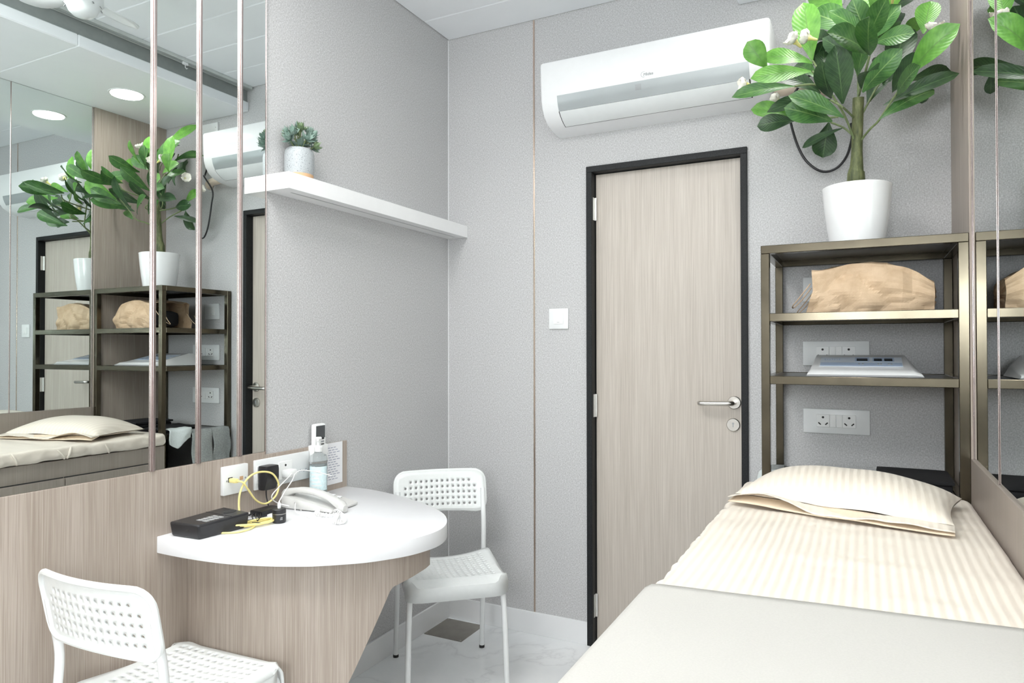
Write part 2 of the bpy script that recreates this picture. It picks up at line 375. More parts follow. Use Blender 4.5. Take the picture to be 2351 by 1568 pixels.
# curtain rail with a glider under the edge trim
cr = thing('curtain_rail', (SX - 0.02, -2.0, H - 0.03), 'aluminium curtain rail along the lowered ceiling edge', 'curtain rail')
put('rail', box((SX - 0.040, YR, H - 0.018), (SX - 0.014, -0.01, H), 0.002, 1), 'alu', cr, False)
gl = put('glider', box((SX - 0.033, -0.46, H - 0.032), (SX - 0.021, -0.43, H - 0.018), 0.002), 'plate_white', cr)
put('hook', tube([(SX - 0.027, -0.445, H - 0.032), (SX - 0.027, -0.445, H - 0.044), (SX - 0.027, -0.437, H - 0.050), (SX - 0.027, -0.43, H - 0.044)], 0.002, 6), 'plate_white', gl)
# baseboards
struct('baseboard_left', box((0, -0.752, 0), (0.010, 0, 0.0995), 0.001, 1), 'baseboard_white', 'white marble skirting along the left wall')
mb = box((0.010, -0.010, 0), (D0 + 0.004, 0, 0.0995), 0.001, 1)
struct('baseboard_back', mb, 'baseboard_white', 'white marble skirting left of the door')
struct('trim_1', box((0.4605, -0.0035, 0.0995), (0.4685, 0.0, H), 0.001, 1), 'brass_trim', 'thin brass strip on back wallpaper')

struct('trim_12', box((0.0, -0.0028, 0.0995), (0.0028, 0.0, H)), 'baseboard_white', 'thin white bead in the wall corner')
# mirrors on the left wall and their rose-gold strips
Y = [-1.168, -1.2765, -1.432, -1.585, -2.75, -3.9]
LB = ['narrowest wall mirror panel beside grey wallpaper, above wall sockets', 'narrow wall mirror panel second from the wallpaper, left wall',
      'narrow wall mirror panel third from the wallpaper, left wall', 'wide wall mirror panel left of three narrow ones', 'wall mirror panel behind the camera on left wall']
for k in range(5):
    tag(put('wall_mirror', box((0.0005, Y[k + 1] + 0.0015, 0.955), (0.005, Y[k] - 0.0015, H - 0.001), 0.0006, 1), 'mirror', None, False), LB[k], 'mirror', 'mirror panels of left wall')
for k, yy in enumerate(Y[1:5]):
    wdt = 0.0075 if k < 3 else 0.006
    mb = box((0.005, yy - wdt, 0.953), (0.0105, yy + wdt, H - 0.001), 0.0012, 1); mb.box((0.0105, yy - wdt * .45, 0.953), (0.013, yy + wdt * .45, H - 0.001), 0.0008, 1)
    struct('trim_%d' % (k + 2), mb, 'rose_gold', 'rose gold strip between mirror panels of left wall')
struct('trim_6', box((0.0, -1.1685, 0.945), (0.008, -1.1655, H - 0.001), 0.0008, 1), 'rose_gold', 'thin metal edge of left mirror beside wallpaper')
# mirrors on the right wall
Yr = [-0.463, -0.885, -1.32, -1.75, -2.6, -3.4]
LR = ['right wall mirror panel nearest to shelving unit', 'second right wall mirror panel from shelving unit', 'third right wall mirror panel from shelving unit',
      'fourth right wall mirror panel from shelving unit', 'fifth right wall mirror panel from shelving unit']
for k in range(5):
    tag(put('wall_mirror', box((W - 0.005, Yr[k + 1] + 0.0015, 0.976), (W - 0.0002, Yr[k] - 0.0015, SOF - 0.001), 0.0006, 1), 'mirror', None, False), LR[k], 'mirror', 'mirror panels of right wall')
for k, yy in enumerate(Yr[:5]):
    struct('trim_%d' % (k + 7), box((W - 0.0075, yy - 0.0025, 0.976), (W - 0.005, yy + 0.0025, SOF - 0.001), 0.001, 1), 'rose_gold', 'thin metal strip edging right wall mirrors')

# ------------------------------------------------------------------ lamps
def square_fill_lamp(x, y, sx, sy, watts, label):
    t = thing('ceiling_fill_light', (x, y, H), label, 'ceiling light', 'added square ceiling lights')
    mb = MB()
    for a, b2 in (((x - sx / 2 - .02, y - sy / 2 - .02), (x + sx / 2 + .02, y - sy / 2)), ((x - sx / 2 - .02, y + sy / 2), (x + sx / 2 + .02, y + sy / 2 + .02)),
                  ((x - sx / 2 - .02, y - sy / 2), (x - sx / 2, y + sy / 2)), ((x + sx / 2, y - sy / 2), (x + sx / 2 + .02, y + sy / 2))):
        mb.box((*a, H - 0.012), (*b2, H))
    put('frame', mb, 'alu', t, False); put('diffuser', box((x - sx / 2, y - sy / 2, H - 0.085), (x + sx / 2, y + sy / 2, H - 0.001), 0.01), 'fill_diffuser', t, False)
    l = bpy.data.lights.new('lamp_light', 'AREA'); l.shape = 'RECTANGLE'; l.size = sx; l.size_y = sy; l.energy = watts; l.color = LAMP_COL
    lo = bpy.data.objects.new('lamp_light', l); COL.objects.link(lo); lo.parent = t; lo.location = (0, 0, -0.088)
def round_lamp(x, y, watts, label):
    t = thing('downlight', (x, y, SOF), label, 'downlight', 'round soffit downlights')
    put('rim', lathe([(0.078, 0.0), (0.083, -0.0035), (0.088, -0.0035), (0.0895, 0.0)], (x, y, SOF), 40), 'plate_white', t)
    put('diffuser', lathe([(0.0, -0.0025), (0.078, -0.0025), (0.079, 0.0)], (x, y, SOF), 40), 'lamp_diffuser', t)
    l = bpy.data.lights.new('lamp_light', 'AREA'); l.shape = 'DISK'; l.size = 0.155; l.energy = watts; l.color = LAMP_COL
    lo = bpy.data.objects.new('lamp_light', l); COL.objects.link(lo); lo.parent = t; lo.location = (0, 0, -0.006)
for k, p in enumerate(FILL_PANELS): square_fill_lamp(*p, ('added square ceiling light over the desk side', 'added square ceiling light behind the camera')[k])
for k, p in enumerate(DOWN): round_lamp(*p, ('round downlight in soffit above potted plant', 'round downlight in soffit above middle of couch', 'round downlight in soffit behind the camera')[k])

# ceiling fan (seen in the mirror)
fx, fy = 0.86, -1.27
t = thing('ceiling_fan', (fx, fy, H), 'small white ceiling fan with hub, seen in mirror', 'fan')
put('canopy', lathe([(0.03, 0), (0.045, -0.0), (0.045, -0.02), (0.02, -0.03), (0.012, -0.05), (0.012, -0.12)], (fx, fy, H), 28), 'fan_white', t)
hb = put('motor_housing', lathe([(0.012, -0.11), (0.055, -0.125), (0.07, -0.15), (0.07, -0.185), (0.055, -0.205), (0.05, -0.22), (0.035, -0.235), (0.0, -0.24)], (fx, fy, H), 28), 'fan_white', t)
for k in range(10):
    a = 2 * PI * k / 10
    put('vent_slot', box((-0.003, -0.0008, -0.009), (0.003, 0.0012, 0.009)).xform(Matrix.Translation((fx + 0.0615 * math.cos(a), fy + 0.0615 * math.sin(a), H - 0.196)) @ Matrix.Rotation(a + PI / 2, 4, 'Z') @ Matrix.Rotation(-0.6, 4, 'X')), 'grey_print', hb, False)
for k in range(3):
    a = math.radians(75 + 120 * k)
    def bl(u, v, a=a):
        r = 0.06 + 0.20 * u; w = (0.03 + 0.05 * math.sin(PI * min(1, u * .85 + .1))) * (v - .5) * 2 * (1 - max(0, u - .85) * 3)
        p = Vector((r, w, -0.165 - w * 0.35)); return Matrix.Translation((fx, fy, H)) @ Matrix.Rotation(a, 4, 'Z') @ p
    o = put('blade', MB().grid(bl, 10, 4), 'fan_white', t); o.modifiers.new('th', 'SOLIDIFY').thickness = 0.004

# ------------------------------------------------------------------ door
dr = bpy.data.objects.new('door_1', None); COL.objects.link(dr); dr.location = (D0, 0, 0); ORI[dr] = Vector((D0, 0, 0)); tag(dr, 'greige laminate door in a black granite frame', None, None, 'structure')
FW = 0.026
put('door_frame', box((D0, -0.014, 0), (D0 + FW, 0.08, DT - FW), 0.0015, 1), 'granite', dr, False)
put('door_frame', box((D1 - FW, -0.014, 0), (D1, 0.08, DT - FW), 0.0015, 1), 'granite', dr, False)
put('door_frame', box((D0, -0.014, DT - FW), (D1, 0.08, DT), 0.0015, 1), 'granite', dr, False)
lf = put('door_leaf', box((D0 + FW + 0.003, 0.034, 0.012), (D1 - FW - 0.002, 0.07, DT - FW - 0.003), 0.001, 1), 'door_laminate', dr, False)
put('threshold', box((D0 + FW, -0.004, -0.002), (D1 - FW, 0.06, 0.006)), 'marble', dr, False)
for z in (1.92, 1.05, 0.17):
    hg = put('hinge', lathe([(0.006, -0.05), (0.006, 0.05)], (D0 + FW + 0.005, 0.027, z), 10), 'hinge_steel', dr)
    put('hinge_plate', box((D0 + FW - 0.0005, 0.004, z - 0.05), (D0 + FW + 0.0015, 0.03, z + 0.05)), 'hinge_steel', hg, False)
hx, hz = 1.343, 1.082
hd = put('door_handle', tube(smoothpts([(hx, 0.03, hz), (hx, -0.01, hz), (hx - 0.004, -0.022, hz), (hx - 0.02, -0.029, hz - 0.0005), (hx - 0.07, -0.030, hz - 0.002), (hx - 0.115, -0.029, hz - 0.003), (hx - 0.128, -0.022, hz - 0.003), (hx - 0.131, -0.004, hz - 0.003)], 6), 0.0095, 14), 'steel', dr)
put('rose', lathe([(0.0, 0.010), (0.024, 0.010), (0.0265, 0.007), (0.0265, -0.001)], (hx, 0.034, hz), 32, 'y'), 'steel', hd)
es = put('lock_escutcheon', lathe([(0.0, 0.010), (0.024, 0.010), (0.0265, 0.007), (0.0265, -0.001)], (1.339, 0.034, 0.992), 32, 'y'), 'steel', dr)
mb = lathe([(0, 0.001), (0.0045, 0.001), (0.0045, -0.001)], (1.339, 0.0239, 0.9975), 14, 'y'); mb.box((1.337, 0.0228, 0.983), (1.341, 0.0245, 0.997))
put('keyhole', mb, 'grey_print', es)

# ------------------------------------------------------------------ wall plates
def sockets(x0, z0, w, h, label, cat='socket', kind='double'):
    t = thing('wall_socket', (x0 + w / 2, 0, z0), label, cat)
    pl = put('plate', box((x0, -0.009, z0), (x0 + w, -0.0005, z0 + h), 0.002), 'plate_white', t)
    if kind == 'double':
        cx = x0 + w * 0.5; cz = z0 + h * 0.52
        for dx in (-0.0445, 0.0445):
            s = put('socket_module', box((cx + dx - 0.0225, -0.0125, cz - 0.024), (cx + dx + 0.0225, -0.009, cz + 0.024), 0.001, 1), 'white_plastic', t)
            put('pin_hole', lathe([(0, 0.0004), (0.0042, 0.0004), (0.0042, -0.001)], (cx + dx, -0.0126, cz + 0.013), 14, 'y'), 'hole_dark', s)
            for sx in (-1, 1):
                put('pin_hole', box((-0.0058, -0.0134, -0.0022), (0.0058, -0.0122, 0.0022), 0.0004, 1).xform(Matrix.Translation((cx + dx + sx * 0.012, 0, cz - 0.011)) @ Matrix.Rotation(-sx * 0.75, 4, 'Y')), 'hole_dark', s)
        put('rocker', box((cx - 0.0215, -0.0118, cz - 0.024), (cx - 0.0005, -0.009, cz + 0.024), 0.001, 1), 'white_plastic', t)
        put('rocker', box((cx + 0.0005, -0.0118, cz - 0.024), (cx + 0.0215, -0.009, cz + 0.024), 0.001, 1), 'white_plastic', t)
    elif kind == 'switch':
        cx = x0 + w * .5; cz = z0 + h * .5
        put('rocker', box((cx - 0.024, -0.0125, cz - 0.024), (cx + 0.024, -0.009, cz + 0.024), 0.0015), 'white_plastic', t)
        put('marking', box((cx - 0.006, -0.0128, cz - 0.016), (cx + 0.006, -0.0124, cz - 0.0145)), 'grey_print', t, False)
    return t
sockets(1.604, 0.980, 0.227, 0.092, 'lower white double socket plate behind shelving unit')
sockets(1.604, 1.236, 0.227, 0.092, 'upper white double socket plate behind white device')
sockets(1.606, 1.480, 0.122, 0.092, 'small white switch plate behind paper bag', 'switch', 'switch')
sockets(0.541, 1.390, 0.094, 0.092, 'white light switch plate left of the door', 'switch', 'switch')
t = thing('junction_plate', (1.69, 0, 2.596), 'white blank plate high on wall above air conditioner', 'wall plate')
put('plate', box((1.622, -0.010, 2.596), (1.752, -0.0005, 2.655), 0.002), 'plate_white', t); put('screw', lathe([(0, .002), (0.003, .002), (0.003, 0)], (1.636, -0.010, 2.625), 10, 'y'), 'steel', t)

# ------------------------------------------------------------------ air conditioner
ac = thing('air_conditioner', (1.05, 0, 2.25), 'white wall air conditioner with silver band above the door', 'air conditioner')
AX0, AX1 = 0.587, 1.513
prof = [(0.0, 2.517), (-0.19, 2.519), (-0.200, 2.516), (-0.205, 2.508), (-0.2035, 2.43), (-0.199, 2.362), (-0.188, 2.327), (-0.165, 2.295), (-0.130, 2.272), (-0.085, 2.259), (-0.03, 2.252), (0.0, 2.250)]
def acp(p, off):  # offset the profile along its outward normal
    out = []
    for i, (yy, z) in enumerate(p):
        a = p[max(i - 1, 0)]; c = p[min(i + 1, len(p) - 1)]; t2 = Vector((c[0] - a[0], c[1] - a[1])).normalized(); n2 = Vector((t2.y, -t2.x)); out.append((yy + n2.x * off, z + n2.y * off))
    return out
def extr(p, x0, x1):
    mb = MB(); n = len(p); xs = [x0, x1]
    mb.add([(x, q[0], q[1]) for x in xs for q in p], [tuple(range(n)), tuple(reversed(range(n, 2 * n)))] + [(i, n + i, n + (i + 1) % n, (i + 1) % n) for i in range(n)]); return mb
def slab(p, x0, x1, t0, t1): return extr(acp(p, t0) + list(reversed(acp(p, t1))), x0, x1)
mb = MB(); xs = [AX0, AX0 + 0.004, AX0 + 0.012, AX1 - 0.012, AX1 - 0.004, AX1]; sh = [-0.010, -0.003, 0, 0, -0.003, -0.010]; n = len(prof)
for x, s in zip(xs, sh):
    q = acp(prof, s); q[0] = (0, q[0][1]); q[-1] = (0, q[-1][1]); mb.v += [(x, a, z) for a, z in q]
for k in range(5): mb.f += [(k * n + i, (k + 1) * n + i, (k + 1) * n + (i + 1) % n, k * n + (i + 1) % n) for i in range(n)]
mb.f += [tuple(range(n)), tuple(reversed(range(5 * n, 6 * n)))]
put('body', mb, 'ac_white', ac)
put('display_band', slab([(-0.1996, 2.368), (-0.195, 2.345), (-0.188, 2.327), (-0.178, 2.309)], 0.665, 1.438, 0.0005, 0.0022), 'ac_silver', ac)
put('display', slab([(-0.1978, 2.357), (-0.195, 2.345), (-0.192, 2.335)], 1.003, 1.027, 0.002, 0.003), 'grey_print', ac)
put('flap', slab([(-0.178, 2.308), (-0.165, 2.295), (-0.148, 2.2825), (-0.130, 2.272), (-0.110, 2.2645)], 0.668, 1.435, 0.0005, 0.004), 'ac_flap', ac)
put('air_slot', slab([(-0.110, 2.2645), (-0.106, 2.2633)], 0.664, 1.439, 0.0002, 0.0022), 'hole_dark', ac)
for x in (0.664, 1.436): put('air_slot', slab([(-0.178, 2.308), (-0.165, 2.295), (-0.148, 2.2825), (-0.130, 2.272), (-0.110, 2.2645)], x, x + 0.004, 0.0002, 0.0018), 'hole_dark', ac)
Mx = Matrix.Translation((1.058, -0.2042, 2.383)) @ Matrix.Rotation(PI / 2, 4, 'X')
textmesh('logo_text', 'Midea', 0.017, 0.0004, 'grey_print', ac, Mx, 0.15)
put('logo_mark', tube([(1.040 + 0.011 * math.cos(a), -0.2046, 2.389 + 0.011 * math.sin(a)) for a in [math.radians(70 + 8 * i) for i in range(28)]], 0.0006, 6), 'grey_print', ac)
put('pipe', tube(smoothpts([(1.49, -0.06, 2.29), (1.56, -0.06, 2.287), (1.62, -0.055, 2.283), (1.67, -0.03, 2.28), (1.69, -0.002, 2.28)], 5), 0.022, 14), 'pipe_beige', ac)
put('pipe_collar', lathe([(0.0, 0.004), (0.036, 0.004), (0.038, 0.0)], (1.69, -0.0005, 2.28), 24, 'y'), 'sleeve_grey', ac)
tag(put('power_cable', tube(smoothpts([(1.695, -0.013, 2.467), (1.699, -0.012, 2.409), (1.693, -0.04, 2.336), (1.63, -0.095, 2.31), (1.566, -0.09, 2.221), (1.574, -0.09, 2.142), (1.598, -0.085, 2.055), (1.629, -0.075, 1.997), (1.676, -0.06, 1.961), (1.723, -0.05, 1.968), (1.758, -0.04, 2.009), (1.776, -0.03, 2.07), (1.778, -0.02, 2.116), (1.775, -0.009, 2.14)], 7), 0.0046, 10), 'black_plastic'), 'black cable hanging in a loop behind the plant', 'cable')

# ------------------------------------------------------------------ wall shelf and succulent
sh_ = thing('wall_shelf', (0.055, -0.58, 1.836), 'long white floating wall shelf on grey wallpaper', 'shelf')
put('board', box((0.0005, -1.166, 1.838), (0.1087, -0.0005, 1.894), 0.001, 1), 'white_gloss', sh_, False)
put('lamp_groove', box((0.060, -1.11, 1.8372), (0.066, -0.05, 1.8382)), 'grey_print', sh_, False)
px, py, pz = 0.056, -1.064, 1.8942
sp_ = thing('succulent_plant', (px, py, pz), 'small green succulent in speckled grey ceramic pot', 'potted plant')
pot = put('pot', lathe([(0.0, 0.0135), (0.0485, 0.0135), (0.0512, 0.03), (0.0510, 0.082), (0.0485, 0.096), (0.043, 0.1035), (0.039, 0.1045), (0.037, 0.102), (0.037, 0.09), (0.0, 0.09)], (px, py, pz), 40), 'speckled_glaze', sp_)
put('pot_base', lathe([(0.0, 0.0003), (0.0455, 0.0003), (0.0475, 0.004), (0.0483, 0.0138), (0.0, 0.0138)], (px, py, pz), 40), 'terracotta', sp_)
put('soil', lathe([(0.0, 0.094), (0.0368, 0.092), (0.0, 0.0905)], (px, py, pz), 24), 'soil', sp_)
def leaf_mb(base, tip, width, nrm, bend=0.12, fold=0.18, shape='obovate', nl=9, wave=0.0):
    B = Vector(base); Tp = Vector(tip); d = Tp - B; L = d.length; d.normalize()
    s = d.cross(Vector(nrm)).normalized(); n = s.cross(d).normalized(); mb = MB(); mb.uv = []
    for i in range(nl + 1):
        t = i / nl
        if shape == 'obovate': w = (math.sin(PI * min(1, t ** 1.25)) ** 0.62 * (0.55 + 0.52 * t)) if 0 < t < 1 else 0.0
        else: w = (math.sin(PI * t ** 0.7) ** 0.9) if 0 < t < 1 else 0.0
        w = max(w, 0.06 if t < 0.5 else 0.015) * width / 2
        for j, a in enumerate((-1, -0.55, 0, 0.55, 1)):
            z = bend * L * (1 - (2 * t - 1) ** 2) + fold * w * (abs(a) ** 1.4) + wave * width * math.sin(t * 9 + a) * abs(a)
            mb.v.append(tuple(B + d * (t * L) + s * (a * w) + n * z)); mb.uv.append(((a + 1) / 2, t))
    for i in range(nl):
        for j in range(4):
            a = i * 5 + j; mb.f.append((a, a + 5, a + 6, a + 1))
    return mb
def put_leaf(mb, mat, parent, name='leaf'):
    me = bpy.data.meshes.new(name); off = ORI[parent]; me.from_pydata([tuple(Vector(p) - off) for p in mb.v], [], mb.f)
    uv = me.uv_layers.new(name='UVMap')
    for l in me.loops: uv.data[l.index].uv = mb.uv[l.vertex_index]
    me.materials.append(MATS[mat])
    for p in me.polygons: p.use_smooth = True
    o = bpy.data.objects.new(name, me); COL.objects.link(o); o.parent = parent; ORI[o] = off; return o
rs = random.Random(3)
top = Vector((px, py, pz + 0.098))
heads = [(0, 0, 1, .105), (-.5, -.35, .75, .085), (.6, .3, .8, .09), (.3, -.7, .8, .09), (-.5, .6, .75, .085), (.75, -.25, .55, .08), (.1, .8, .75, .095), (.45, -.35, 1.1, .10), (-.2, -.75, .9, .092), (.3, .5, 1.2, .10), (-.35, .2, 1.1, .095), (.1, -.9, .45, .078), (.2, .95, .4, .08), (.7, .6, .35, .072)]
for n_h, (hx_, hy_, hz_, hl) in enumerate(heads):
    d = Vector((hx_, hy_, hz_)).normalized(); c = top + d * hl * .74; c.x = min(max(c.x, 0.030), 0.105)
    put('stem', tube([top - Vector((0, 0, .008)) + Vector((d.x, d.y, 0)) * .008, c], 0.0022, 6), 'stem_green', sp_)
    up = d; a0 = d.orthogonal().normalized(); b0 = d.cross(a0); r0 = rs.random() * 6
    for q in range(14):
        an = r0 + q * 2.4; rr = 0.25 + 0.75 * (q % 5) / 4
        dd = (a0 * math.cos(an) + b0 * math.sin(an)) * rr + up * (1.1 - rr * .75)
        tp = c + dd.normalized() * rs.uniform(0.024, 0.034); tp.x = max(tp.x, 0.009)
        put_leaf(leaf_mb(c - d * .004, tp, rs.uniform(.012, .017), up + dd * .2, -0.1, 0.3, 'lance', 4), 'leaf_moss' if (n_h % 3 == 1) else 'leaf_sage', sp_)
for q in range(16):
    an = q * 2 * PI / 16 + 0.2; d = Vector((math.cos(an), math.sin(an), rs.uniform(.15, .9)))
    tp = top + d.normalized() * rs.uniform(.048, .066); tp.x = max(tp.x, 0.009)
    put_leaf(leaf_mb(top + d * .012 + Vector((0, 0, .004)), tp, rs.uniform(.018, .024), Vector((-d.x * .4, -d.y * .4, 1)), 0.1, 0.25, 'lance', 6), 'leaf_sage', sp_)

# ------------------------------------------------------------------ shelving unit
UX0, UX1, UY0, UY1, UT = 1.508, 2.090, -0.455, -0.004, 1.642
PW = 0.027
un = thing('shelving_unit', ((UX0 + UX1) / 2, (UY0 + UY1) / 2, 0), 'bronze metal open shelving unit in the corner', 'shelving unit')
for x in (UX0, UX1 - PW):
    for y_ in (UY0, UY1 - PW): put('post', box((x, y_, 0.0), (x + PW, y_ + PW, UT - PW), 0.0015, 1), 'bronze', un, False)
for z, nm in ((UT, 'top'), (1.417, 'mid'), (1.210, 'mid'), (0.846, 'low'), (0.42, 'low')):
    z0, z1 = z - PW, z
    ext = 0 if nm == 'top' else PW
    put('rail', box((UX0 + ext, UY0, z0), (UX1 - ext, UY0 + PW, z1), 0.0015, 1), 'bronze', un, False)
    put('rail', box((UX0 + ext, UY1 - PW, z0), (UX1 - ext, UY1, z1), 0.0015, 1), 'bronze', un, False)
    for x in (UX0, UX1 - PW): put('rail', box((x, UY0 + PW, z0), (x + PW, UY1 - PW, z1), 0.0015, 1), 'bronze', un, False)
    if nm == 'top': put('shelf_sheet', box((UX0 + PW, UY0 + PW, z - 0.004), (UX1 - PW, UY1 - PW, z - 0.0005)), 'dark_steel', un, False)
    else: put('shelf_sheet', box((UX0 + PW, UY0 + PW, z - 0.006), (UX1 - PW, UY1 - PW, z - 0.002)), 'dark_steel', un, False)

# ------------------------------------------------------------------ big potted plant
PX, PY, PZ = 1.793, -0.262, UT + 0.0005
pl = thing('potted_tree', (PX, PY, PZ), 'large artificial flowering tree in glossy white pot on shelving', 'potted plant')
put('pot', lathe([(0.0, 0.0), (0.080, 0.0), (0.084, 0.003), (0.094, 0.07), (0.102, 0.14), (0.1065, 0.196), (0.1075, 0.203), (0.105, 0.2055), (0.101, 0.202), (0.098, 0.17), (0.0, 0.17)], (PX, PY, PZ), 56), 'white_gloss', pl)
put('soil', lathe([(0.0, 0.182), (0.0975, 0.176), (0.0, 0.171)], (PX, PY, PZ), 32), 'soil', pl)
put('trunk', tube(smoothpts([(PX - 0.004, PY, PZ + 0.172), (PX - 0.002, PY, PZ + 0.25), (PX + 0.001, PY - .002, PZ + 0.28), (PX + 0.003, PY - .006, PZ + 0.36), (PX + 0.006, PY - .012, PZ + 0.46), (PX + 0.008, PY - .018, PZ + 0.503)], 5),
    [0.030 - 0.0125 * min(1, i / 13) for i in range(26)], 16), 'trunk', pl)
put('trunk_joint', lathe([(0.0265, 0.0), (0.028, 0.004), (0.0265, 0.03), (0.02, 0.031)], (PX - 0.001, PY, PZ + 0.225), 20), 'trunk', pl)
BR = [[(1.790, -0.272, 2.0), (1.761, -0.33, 2.072), (1.734, -0.37, 2.118), (1.703, -0.38, 2.17), (1.665, -0.38, 2.224)],
[(1.789, -0.262, 2.018), (1.755, -0.22, 2.067), (1.713, -0.18, 2.104)], [(1.789, -0.272, 2.079), (1.755, -0.38, 2.089), (1.719, -0.34, 2.13)],
[(1.806, -0.27, 2.0), (1.833, -0.32, 2.021), (1.86, -0.36, 2.036), (1.899, -0.38, 2.092), (1.947, -0.4, 2.154)], [(1.805, -0.268, 2.078), (1.827, -0.22, 2.135), (1.86, -0.2, 2.2), (1.895, -0.2, 2.234)],
[(1.800, -0.278, 2.125), (1.805, -0.3, 2.246), (1.835, -0.3, 2.323), (1.859, -0.3, 2.38)], [(1.801, -0.28, 2.21), (1.789, -0.24, 2.287), (1.752, -0.2, 2.367), (1.716, -0.2, 2.428)],
[(1.703, -0.37, 2.17), (1.69, -0.345, 2.22), (1.663, -0.32, 2.28)], [(1.739, -0.3, 2.084), (1.673, -0.28, 2.092), (1.606, -0.28, 2.099)], [(1.707, -0.38, 2.166), (1.66, -0.41, 2.17), (1.614, -0.43, 2.165)],
[(1.803, -0.29, 2.15), (1.823, -0.45, 2.173), (1.833, -0.48, 2.204)], [(1.895, -0.2, 2.234), (1.92, -0.19, 2.30), (1.95, -0.2, 2.36)], [(1.86, -0.3, 2.37), (1.88, -0.25, 2.40), (1.9, -0.2, 2.42)]]
for b_ in BR: put('branch', tube(smoothpts(b_, 4), 0.0036, 7), 'stem_green', pl)
LV = [((1.79, -0.30, 2.25), (1.70, -0.36, 2.33), 0.06, 0), ((1.83, -0.36, 2.30), (1.88, -0.50, 2.36), 0.06, 1), ((1.84, -0.28, 2.33), (1.92, -0.34, 2.40), 0.06, 1), ((1.73, -0.22, 2.38), (1.64, -0.10, 2.43), 0.06, 1),
((1.72, -0.36, 2.13), (1.70, -0.50, 2.20), 0.055, 0), ((1.90, -0.30, 2.14), (1.97, -0.44, 2.20), 0.055, 0), ((1.87, -0.22, 2.22), (1.88, -0.10, 2.33), 0.06, 0), ((1.68, -0.34, 2.21), (1.60, -0.24, 2.30), 0.055, 1),
((1.91, -0.38, 2.10), (1.96, -0.55, 2.12), 0.055, 1), ((1.80, -0.32, 2.20), (1.84, -0.46, 2.30), 0.06, 1), ((1.86, -0.30, 2.37), (1.79, -0.18, 2.46), 0.06, 2), ((1.86, -0.24, 2.40), (1.86, -0.09, 2.52), 0.05, 1), ((1.945, -0.42, 2.147), (2.058, -0.52, 2.23), 0.073, 2), ((1.989, -0.3, 2.314), (2.009, -0.3, 2.409), 0.064, 2), ((1.895, -0.22, 2.203), (1.946, -0.18, 2.388), 0.082, 0), ((1.957, -0.2, 2.203), (2.078, -0.12, 2.240), 0.052, 0),
((1.883, -0.36, 2.082), (2.080, -0.34, 2.151), 0.045, 0), ((1.859, -0.38, 2.031), (2.01, -0.3, 2.122), 0.054, 1), ((2.001, -0.1, 2.218), (1.999, -0.08, 2.16), 0.037, 0), ((1.832, -0.3, 2.327), (1.788, -0.36, 2.439), 0.064, 1),
((1.839, -0.3, 2.38), (1.823, -0.28, 2.522), 0.071, 2), ((1.857, -0.34, 2.359), (1.855, -0.4, 2.469), 0.049, 2), ((1.864, -0.22, 2.412), (1.958, -0.1, 2.517), 0.052, 0), ((1.87, -0.28, 2.39), (1.921, -0.22, 2.495), 0.039, 2),
((1.811, -0.3, 2.347), (1.661, -0.24, 2.477), 0.086, 1), ((1.835, -0.32, 2.322), (1.722, -0.38, 2.406), 0.054, 1), ((1.827, -0.46, 2.217), (1.725, -0.64, 2.23), 0.071, 1), ((1.754, -0.26, 2.443), (1.667, -0.12, 2.605), 0.086, 2),
((1.66, -0.3, 2.29), (1.635, -0.3, 2.485), 0.080, 2), ((1.524, -0.4, 2.254), (1.47, -0.44, 2.333), 0.064, 2), ((1.662, -0.4, 2.217), (1.493, -0.48, 2.196), 0.060, 2), ((1.663, -0.34, 2.266), (1.508, -0.36, 2.304), 0.056, 2),
((1.615, -0.44, 2.161), (1.436, -0.5, 2.137), 0.047, 1), ((1.687, -0.34, 2.159), (1.561, -0.36, 2.234), 0.056, 0), ((1.658, -0.2, 2.311), (1.691, -0.16, 2.401), 0.036, 0), ((1.69, -0.24, 2.233), (1.692, -0.22, 2.342), 0.052, 0),
((1.757, -0.46, 2.074), (1.741, -0.56, 2.215), 0.071, 0), ((1.719, -0.32, 2.137), (1.53, -0.36, 2.115), 0.052, 0), ((1.759, -0.42, 2.042), (1.608, -0.48, 2.115), 0.058, 1), ((1.724, -0.38, 2.047), (1.588, -0.42, 2.099), 0.067, 1),
((1.602, -0.24, 2.123), (1.461, -0.26, 2.164), 0.056, 2), ((1.607, -0.3, 2.092), (1.486, -0.3, 2.09), 0.056, 0), ((1.751, -0.2, 2.072), (1.622, -0.14, 2.039), 0.030, 0), ((1.705, -0.16, 2.111), (1.683, -0.12, 2.004), 0.073, 0),
((1.813, -0.48, 2.095), (1.911, -0.58, 2.165), 0.064, 1), ((1.828, -0.2, 2.141), (1.893, -0.16, 2.281), 0.071, 0), ((1.848, -0.38, 2.281), (1.95, -0.46, 2.258), 0.054, 1), ((1.835, -0.24, 2.318), (1.919, -0.16, 2.43), 0.056, 1),
((1.933, -0.16, 2.366), (1.994, -0.08, 2.452), 0.047, 2), ((1.807, -0.2, 2.266), (1.743, -0.12, 2.4), 0.047, 0), ((1.898, -0.14, 2.382), (1.938, -0.06, 2.493), 0.039, 0), ((1.833, -0.5, 2.197), (1.832, -0.68, 2.235), 0.064, 1), ((1.81, -0.5, 2.1), (1.852, -0.66, 2.092), 0.047, 0)]
rl = random.Random(11)
